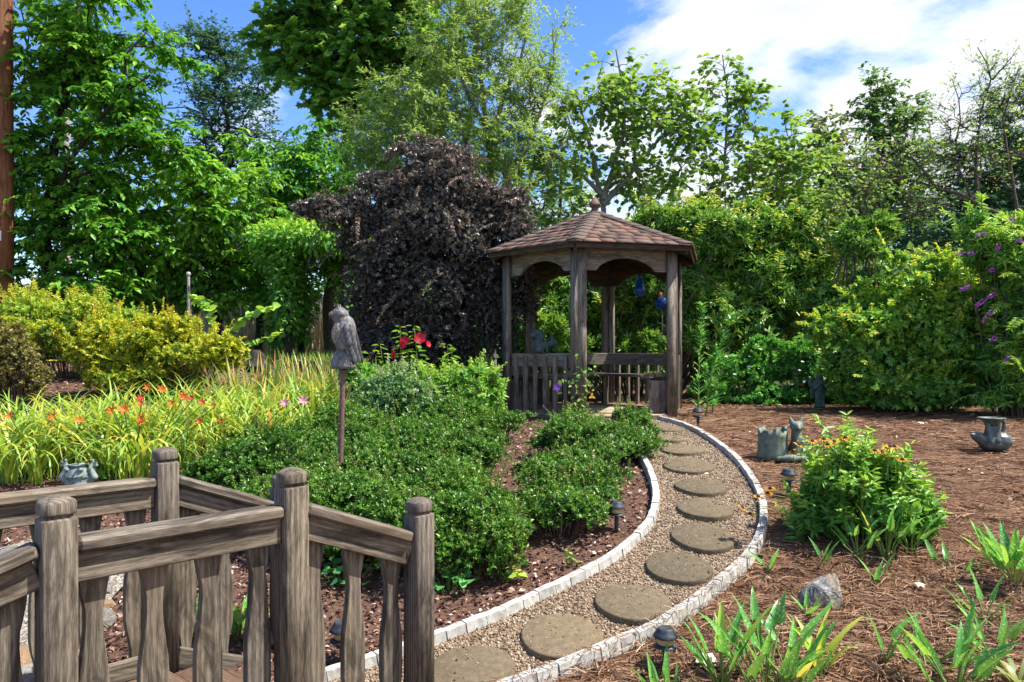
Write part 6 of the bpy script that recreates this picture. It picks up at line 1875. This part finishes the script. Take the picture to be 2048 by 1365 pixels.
at_world('ball', lathe('ball', [(r * 13.3 * u, z * 13.3 * u) for r, z in [(max(0.0, math.cos(t_)), math.sin(t_)) for t_ in np.linspace(-PI / 2, PI / 2, 15)]], M['glass'], 26), gs, gc)
at_world('neck', lathe('neck', [(4.4 * u, 0), (4 * u, 5 * u), (4.2 * u, 9 * u), (2 * u, 10 * u)], M['redcap'], 14), gs, gc + np.array([-3 * u, 0, 11.5 * u]))
at_world('swirl', blob_mesh('swirl', [('e', (2 * u, -7 * u, -2 * u), (3.4 * u, 2 * u, 2.6 * u)), ('e', (-3 * u, -7 * u, 1 * u), (2.6 * u, 2 * u, 1.8 * u))], M['swirl'], .006, 2), gs, gc)
tb = Tubes(); tb.add([g0, gc - np.array([0, 0, 12.6 * u])], .010, 6); tb.part('rod', M['rust'], gs)

# ================================================================ SMALL BACKGROUND THINGS
p = onground(W(378, 640, 9.7)[0], 9.7)
ft = root('feeder_pole', p, 'thin galvanised pipe with a cap standing behind the yellow azalea', 'pole')
tb = Tubes(); tb.add([p, W(377, 552, 9.7)], .018, 10); tb.part('pipe', M['galv'], ft)
tb = Tubes(); tb.add([W(381, 640, 9.66), W(381, 598, 9.66), W(378, 572, 9.68)], .010, 8); tb.part('rod', M['bark'], ft)
at_world('cap', lathe('cap', [(.02, 0), (.03, .02), (.026, .05), (.0, .06)], M['galv'], 12), ft, W(377, 553, 9.7))
p = G(514, 742); u = p[1] / F
st_ = root('black_stump', p, 'low black charred stump at the right end of the yellow azalea', 'stump')
at_world('stump', blob_mesh('stump', [('e', (0, 0, 8 * u), (32 * u, 26 * u, 12 * u)), ('c', (-4 * u, 0, 8 * u), (-2 * u, 0, 30 * u), 20 * u, 13 * u), ('c', (12 * u, -5 * u, 6 * u), (24 * u, -10 * u, 2 * u), 12 * u, 7 * u), ('e', (6 * u, 0, 24 * u), (12 * u, 12 * u, 14 * u))], M['darkbark'], .025, 1), st_, p)
D = 14.5
b0 = onground(W(1600, 600, D)[0], D)
fe = root('picket_fence', b0, 'dark board fence glimpsed through the shrubs at the back right', 'fence')
xs = np.arange(W(1590, 600, D)[0], W(1760, 600, D)[0], .115)
for k, x_ in enumerate(xs):
    hgt = 1.72 + .08 * math.sin(k * PI / 7) ** 2
    at_world('board', box_mesh('board', .105, .02, hgt, M['gazd'], .004), fe, (x_, D, float(T(x_, D)) - .02))
for z_ in (.5, 1.4):
    beam('rail', (xs[0], D + .035, float(T(xs[0], D)) + z_), (xs[-1], D + .035, float(T(xs[-1], D)) + z_), .09, .04, M['gazd'], fe)

# clematis on the front gazebo post
A0 = hv(0)
cl_ = root('clematis_vine', (A0.x, A0.y - .05, float(T(A0.x, A0.y))), 'sparse clematis vine with one violet flower climbing the front gazebo post', 'vine')
tb = Tubes(); lv = Leaves('ovate')
for k in range(9):
    z0 = float(T(A0.x, A0.y - .1)); pts = [np.array([A0.x + rng.normal() * .08, A0.y - .12, z0])]
    for j in range(6):
        pts.append(pts[-1] + np.array([rng.normal() * .10 + (A0.x - pts[-1][0]) * .25, rng.normal() * .03, rng.uniform(.05, .15)]))
        pts[-1][1] = min(pts[-1][1], A0.y - .03)
    P = chaikin(np.array(pts), 2); tb.add(P, np.linspace(.004, .0015, len(P)), 4)
    Q = P[3::3]; m = len(Q)
    D_ = rdir(m); D_[:, 1] -= .4
    lv.add(Q, nrm(D_), nrm(np.array([0, -.7, .7]) + rdir(m) * .5), .05, .03, rng.random(m))
tb.part('stem', M['twig'], cl_); lv.part('leaves', M['vine'], cl_)
VF = flower_mesh('flower', M['violet'], 6, .052, .034, .25, 'ovate')
at_world('flower', VF, cl_, W(1115, 775, 8.15), rot_to((-.1, -1, .3)))
YF = flower_mesh('dead_leaf', M['gold'], 3, .04, .03, .2, 'ovate')
at_world('yellow_leaf', YF, cl_, W(1184, 793, 8.15), rot_to((.1, -1, .3)))
# moss on the bench end
mp_ = (A.x, A.y + .05, 1.137) if False else None
be = hv(1) - d01 * .19 + side(0)[3] * .17
mr = root('moss_plant', (be.x, be.y, 1.155), 'little mossy plant growing on the bench end of the gazebo', 'plant')
n = 260
P_ = np.stack([be.x + rng.normal(size=n) * .055, be.y + rng.normal(size=n) * .04, np.full(n, 1.153)], 1)
az = rng.uniform(0, 6.28, n); el = rng.uniform(.2, 1.4, n)
D_ = np.stack([np.cos(az) * np.cos(el), np.sin(az) * np.cos(el), np.sin(el)], 1)
lv = Leaves('diamond'); lv.add(P_, D_, nrm(np.array([0, 0, 1.]) + rdir(n) * .4), rng.uniform(.015, .045, n), .014, rng.random(n)); lv.part('leaves', M['moss'], mr)

# ================================================================ CONEFLOWER CLUMP
p = G(1722, 1075); D = p[1]
bl = ellips(D, [(1720, 985, 110, 80), (1660, 1020, 60, 60), (1790, 1015, 76, 66), (1720, 1050, 130, 50), (1840, 1060, 44, 40), (1620, 1065, 45, 42), (1700, 940, 60, 30), (1770, 940, 50, 28)], .75)
su = bush('coneflower', 'bushy golden coneflower clump in the pine straw beside the path', p, bl, 560, M['susan'], sprays=90, spray_l=.22, spray_up=1.4, spray_droop=.3, L=.085, Wd=.03, per=6, open_=1.2, shell=.2, shape='ovate', stems=70, stemmat='gstem', bump=.25, freq=7, stem_r=.003, up=.5, topb=.35, shoots=.3, shoot_l=.2, cat='flowering plant')
SF = flower_mesh('flower', M['gold'], 11, .034, .012, .05, 'ovate')
SCN = lathe('flower_centre', [(.011, -.002), (.012, .004), (.008, .012), (.0, .014)], M['cone'], 10)
for px, py in ((1597, 890), (1625, 883), (1648, 879), (1656, 890), (1668, 884), (1683, 880), (1691, 876), (1695, 892), (1780, 894), (1789, 894), (1774, 897), (1780, 907), (1783, 914), (1805, 920), (1724, 968), (1586, 904), (1535, 987), (1516, 994), (1541, 978), (1484, 1016), (1500, 1029), (1765, 905), (1750, 902)):
    fr2 = px < 1560
    d = D - .12 if fr2 else D - rng.uniform(.05, .3)
    q_ = W(px, py, d)
    fo = at_world('flower', SF, su, q_, rot_to((rng.normal() * .25, -.25, 1)), (1.0, 1.0, 1.0))
    link('flower_centre', SCN, fo, (0, 0, 0))
    if True:
        s0 = W(1640 + rng.uniform(-20, 60), 1040, D) if fr2 else q_ + np.array([rng.normal() * .02, .02, -.2])
        tb = Tubes(); tb.add(chaikin(np.array([s0, (s0 + q_) / 2 + np.array([0, 0, .03]), q_ - np.array([0, 0, .004])]), 2), .0022, 5); tb.part('flower_stem', M['gstem'], su)

# ================================================================ SPOTTED ARUM LEAVES
def arum_proto(seed, mat):
    r = np.random.default_rng(seed)
    ts = np.array([-.10, 0, .10, .25, .45, .65, .85, 1.0]); hw = np.array([.10, .13, .135, .118, .095, .066, .032, .002])
    hw = hw * r.uniform(.85, 1.1); curl = r.uniform(.05, .3); fold = r.uniform(.25, .6)
    wave = r.uniform(0, 6)
    V = []
    for t_, w_ in zip(ts, hw):
        zc = -curl * max(t_, 0) ** 2
        inner_t = max(t_, 0.0)
        wv = .012 * math.sin(t_ * 9 + wave)
        V += [(t_, w_, zc + fold * w_ + wv), (t_ if t_ >= 0 else .0, w_ * .45, zc + fold * w_ * .3), (inner_t, 0, zc), (t_ if t_ >= 0 else .0, -w_ * .45, zc + fold * w_ * .3), (t_, -w_, zc + fold * w_ - wv)]
    Fq = [(i * 5 + j, i * 5 + j + 1, i * 5 + j + 6, i * 5 + j + 5) for i in range(len(ts) - 1) for j in range(4) if not (i == 0 and j in (1, 2))]
    return mesh_np('leaf', V, np.array(Fq), mat, smooth=True)
AP = [arum_proto(s, M['arum']) for s in range(5)]; AY = [arum_proto(s + 9, M['arumy']) for s in range(4)]
PT = {}
def arum(px, py, n, h, lab, spread=.07, bl=.19, protos=None, yfrac=.04, group='spotted arum plants in the straw bed', p=None):
    p = G(px, py) if p is None else p
    rt = root('arum', p, lab, 'arum plant', group)
    n = int(n * 1.5) if n > 4 else n
    for k in range(n):
        az = k * 2.4 + rng.uniform(-.5, .5)
        hh = h * rng.uniform(.45, 1.1)
        o = np.array([math.cos(az), math.sin(az), 0])
        b_ = p + o * rng.uniform(.0, spread * .5); b_[2] = float(T(b_[0], b_[1])) - .01
        e = b_ + o * (spread * rng.uniform(.3, 1.1) + .12 * hh) + np.array([0, 0, hh])
        mid = (b_ + e) / 2 - o * .02
        L_ = bl * rng.uniform(.7, 1.15)
        el = rng.uniform(.75, 1.35)
        dirv = Vector((o[0] * math.cos(el), o[1] * math.cos(el), math.sin(el)))
        yl_ = rng.random() < yfrac
        pr = (AY if yl_ else AP) if protos is None else protos
        pc = chaikin(np.array([b_, mid, e]), 2); tb = Tubes(); tb.add(pc, np.linspace(.0055, .0032, len(pc)), 5)
        tb.part('stem', M['ystem' if yl_ or px > 2000 else 'gstem'], rt)
        # leaf along local X, its upper face towards the middle of the clump
        X_ = dirv.normalized(); Z_ = (Vector((-o[0], -o[1], .6)) + Vector(rng.normal(size=3) * .5)); Z_ = (Z_ - X_ * Z_.dot(X_)).normalized(); Y_ = Z_.cross(X_)
        at_world('leaf', pr[rng.integers(len(pr))], rt, e, Matrix((X_, Y_, Z_)).transposed().to_quaternion(), (L_, L_, L_))
arum(1530, 1400, 15, .27, 'biggest spotted arum clump at the lower edge, right of the nearest path light', .13)
arum(1445, 1385, 9, .24, 'tall spotted arum clump leaning over the outer edging', .09)
arum(1585, 1390, 7, .20, 'spotted arum clump at the right flank of the biggest one', .09)
arum(1640, 1352, 6, .14, 'yellow green plain arum with upright leaves below the boulder', .04, .20, AY)
arum(1612, 1235, 4, .05, 'small upright arum touching the left foot of the boulder', .03, .12)
arum(1772, 1332, 3, .13, 'pair of tall spotted arum leaves standing alone right of the boulder', .03, .17)
arum(1855, 1340, 5, .11, 'loose spotted arum with twisted leaves right of the lone pair', .08, .15)
arum(1912, 1400, 10, .20, 'dense spotted arum cut by the lower picture edge, below the twisted one', .11)
arum(1990, 1335, 5, .14, 'spotted arum with pale drooping leaf near the lower right corner', .06, .17)
arum(1968, 1245, 5, .10, 'spotted arum left of the bright tall clump, lower one', .07, .15)
arum(2030, 1165, 18, .17, 'bright tall arum clump with crowded yellow stems at the right edge', .10, .20)
arum(1715, 1118, 6, .16, 'spotted arum in front of the coneflower clump, left one', .06, .16)
arum(1775, 1118, 7, .20, 'spotted arum in front of the coneflower clump, middle one', .07, .17)
arum(1822, 1105, 6, .16, 'spotted arum in front of the coneflower clump, right one', .06, .17)
arum(1643, 1135, 3, .09, 'single stemmed spotted arum above the boulder', .02, .12)
arum(1537, 1145, 3, .06, 'tiny spotted arum beside the outer edging', .03, .12)
arum(1752, 1165, 4, .06, 'low spotted arum on the straw right of the boulder top', .05, .12)
arum(1905, 1140, 4, .06, 'low arum with a leaf lying sideways right of the coneflower clump', .09, .14)
arum(1322, 1392, 6, .05, 'small arum at the lower edge in front of the nearest path light', .06, .13)
arum(372, 1290, 9, .12, 'bright arum seen between the middle balusters of the bridge', .06, .19, group='arums behind the bridge')
arum(478, 1275, 9, .12, 'bright arum seen between the right balusters of the bridge, nearer the main post', .06, .19, group='arums behind the bridge')
# striped hosta at the lower right corner
p = G(2040, 1385)
ho = root('striped_plant', p, 'striped strap leaved plant in the lower right corner', 'plant')
n = 26
V, Fc, k = strap_geo(np.repeat(p[None], n, 0), rng.uniform(0, 6.28, n), rng.uniform(.16, .28, n), rng.uniform(.018, .028, n), rng.uniform(.7, 1.2, n), rng.uniform(.2, .36, n), 6)
part('leaves', V, Fc, M['hosta'], ho, {'rnd': np.repeat(rng.random(n), k)})
# creeping round leaves and a yellow vine at the edge of the dwarf shrubs
def creeper(px, py, n, r, L, mat, lab):
    p = G(px, py)
    rt = root('creeping_plant', p, lab, 'ground plant')
    x = p[0] + rng.normal(size=n) * r; y = p[1] + rng.normal(size=n) * r * .7
    P_ = np.stack([x, y, T(x, y) + rng.uniform(.03, .10, n)], 1)
    az = rng.uniform(0, 6.28, n)
    D_ = nrm(np.stack([np.cos(az), np.sin(az), rng.uniform(-.2, .3, n)], 1)); N_ = nrm(np.array([0, -.3, 1.]) + rng.normal(size=(n, 3)) * .3)
    for i in range(n):
        V, Fc, _ = leaves_geo(np.zeros((1, 3)), D_[i:i + 1], N_[i:i + 1], L * rng.uniform(.7, 1.15), L * rng.uniform(.8, 1.), 'heart', np.zeros(1))
        me = mesh_np('leaf', V, Fc, M[mat], {'rnd': np.full(len(V), rng.random())})
        at_world('leaf', me, rt, P_[i])
    tb = Tubes()
    for i in range(n):
        g_ = np.array([p[0] + (x[i] - p[0]) * .5, p[1] + (y[i] - p[1]) * .5, 0]); g_[2] = float(T(g_[0], g_[1]))
        tb.add([g_, (g_ + P_[i]) / 2 + np.array([0, 0, .02]), P_[i]], .002, 4)
    tb.part('stems', M['gstem'], rt)
creeper(895, 1185, 26, .085, .06, 'ground_leaf', 'round dark leaved creeping plant beside the lowest bridge post')
creeper(1003, 1160, 22, .06, .055, 'yshrub', 'yellow green leaved creeper at the front corner of the dwarf shrubs')
creeper(690, 1160, 24, .11, .06, 'ground_leaf', 'round leaved creeping plant seen behind the end balusters of the bridge')
creeper(1215, 990, 14, .06, .05, 'ground_leaf', 'small round leaved plant above the inner path light')
creeper(225, 960, 8, .05, .07, 'vine', 'two leaved green seedling right of the frog statue')
creeper(1140, 1133, 10, .035, .025, 'vine', 'tiny green seedling on the mulch inside the path bend')
creeper(1620, 805, 10, .08, .06, 'vine', 'low leafy plant on the straw left of the angel statue')
creeper(1720, 800, 12, .10, .06, 'vine', 'low leafy plant on the straw right of the angel statue')
# fallen leaves and cones one can point at
FLM = [mesh_np('leaf', *(lambda q_: (q_[0], q_[1]))(leaves_geo(np.zeros((1, 3)), np.array([[1., 0, 0]]), np.array([[0, 0, 1.]]), 1.0, .9, 'star', np.zeros(1))), M['litter'], {'rnd': np.full(11, .95)})]
for px, py, s_, lab in ((1395, 1325, .11, 'pale dry lobed leaf on the straw right of the nearest path light'), (1832, 1178, .06, 'pale dry leaf on the straw right of the boulder'), (1838, 850, .07, 'small pale leaf on the straw left of the bronze jug'),
                        (1410, 962, .04, 'small pale petal like leaf lying on the fifth stepping stone'), (1940, 832, .07, 'pale curled leaf on the straw above the bronze jug')):
    p = G(px, py)
    o = at_world('fallen_leaf', FLM[0], None, p + np.array([0, 0, .022 if px != 1410 else .058]), Quaternion((0, 0, 1), rng.uniform(0, 6)) @ Quaternion((1, 0, 0), .25), (s_, s_, s_))
    tag(o, lab, 'fallen leaf', 'pale fallen leaves')

# stray pebbles lying on the stepping stones
n = 420
k_ = rng.integers(0, len(STN), n)
cs = np.array([G(*STN[k][0]) for k in range(len(STN))])[k_]
a_ = rng.uniform(0, 6.28, n); r_ = .19 * np.sqrt(rng.random(n))
x_ = cs[:, 0] + r_ * np.cos(a_); y_ = cs[:, 1] + r_ * np.sin(a_)
s_ = rng.uniform(.003, .006, n)
sl_ = (T(cs[:, 0], cs[:, 1] + .05) - T(cs[:, 0], cs[:, 1] - .05)) / .1 * .75
C_ = np.stack([x_, y_, cs[:, 2] + .004 + .032 + sl_ * (y_ - cs[:, 1]) + s_ * .3], 1)
V = OCT[None] * (s_[:, None] * rng.uniform(.7, 1.5, (n, 3)))[:, None, :] + C_[:, None]
part('stray_pebbles', V.reshape(-1, 3), (OCF[None] + (np.arange(n) * 6)[:, None, None]).reshape(-1, 3), M['pebble'], None, {'rnd': np.repeat(rng.random(n), 6)}, kind='stuff')
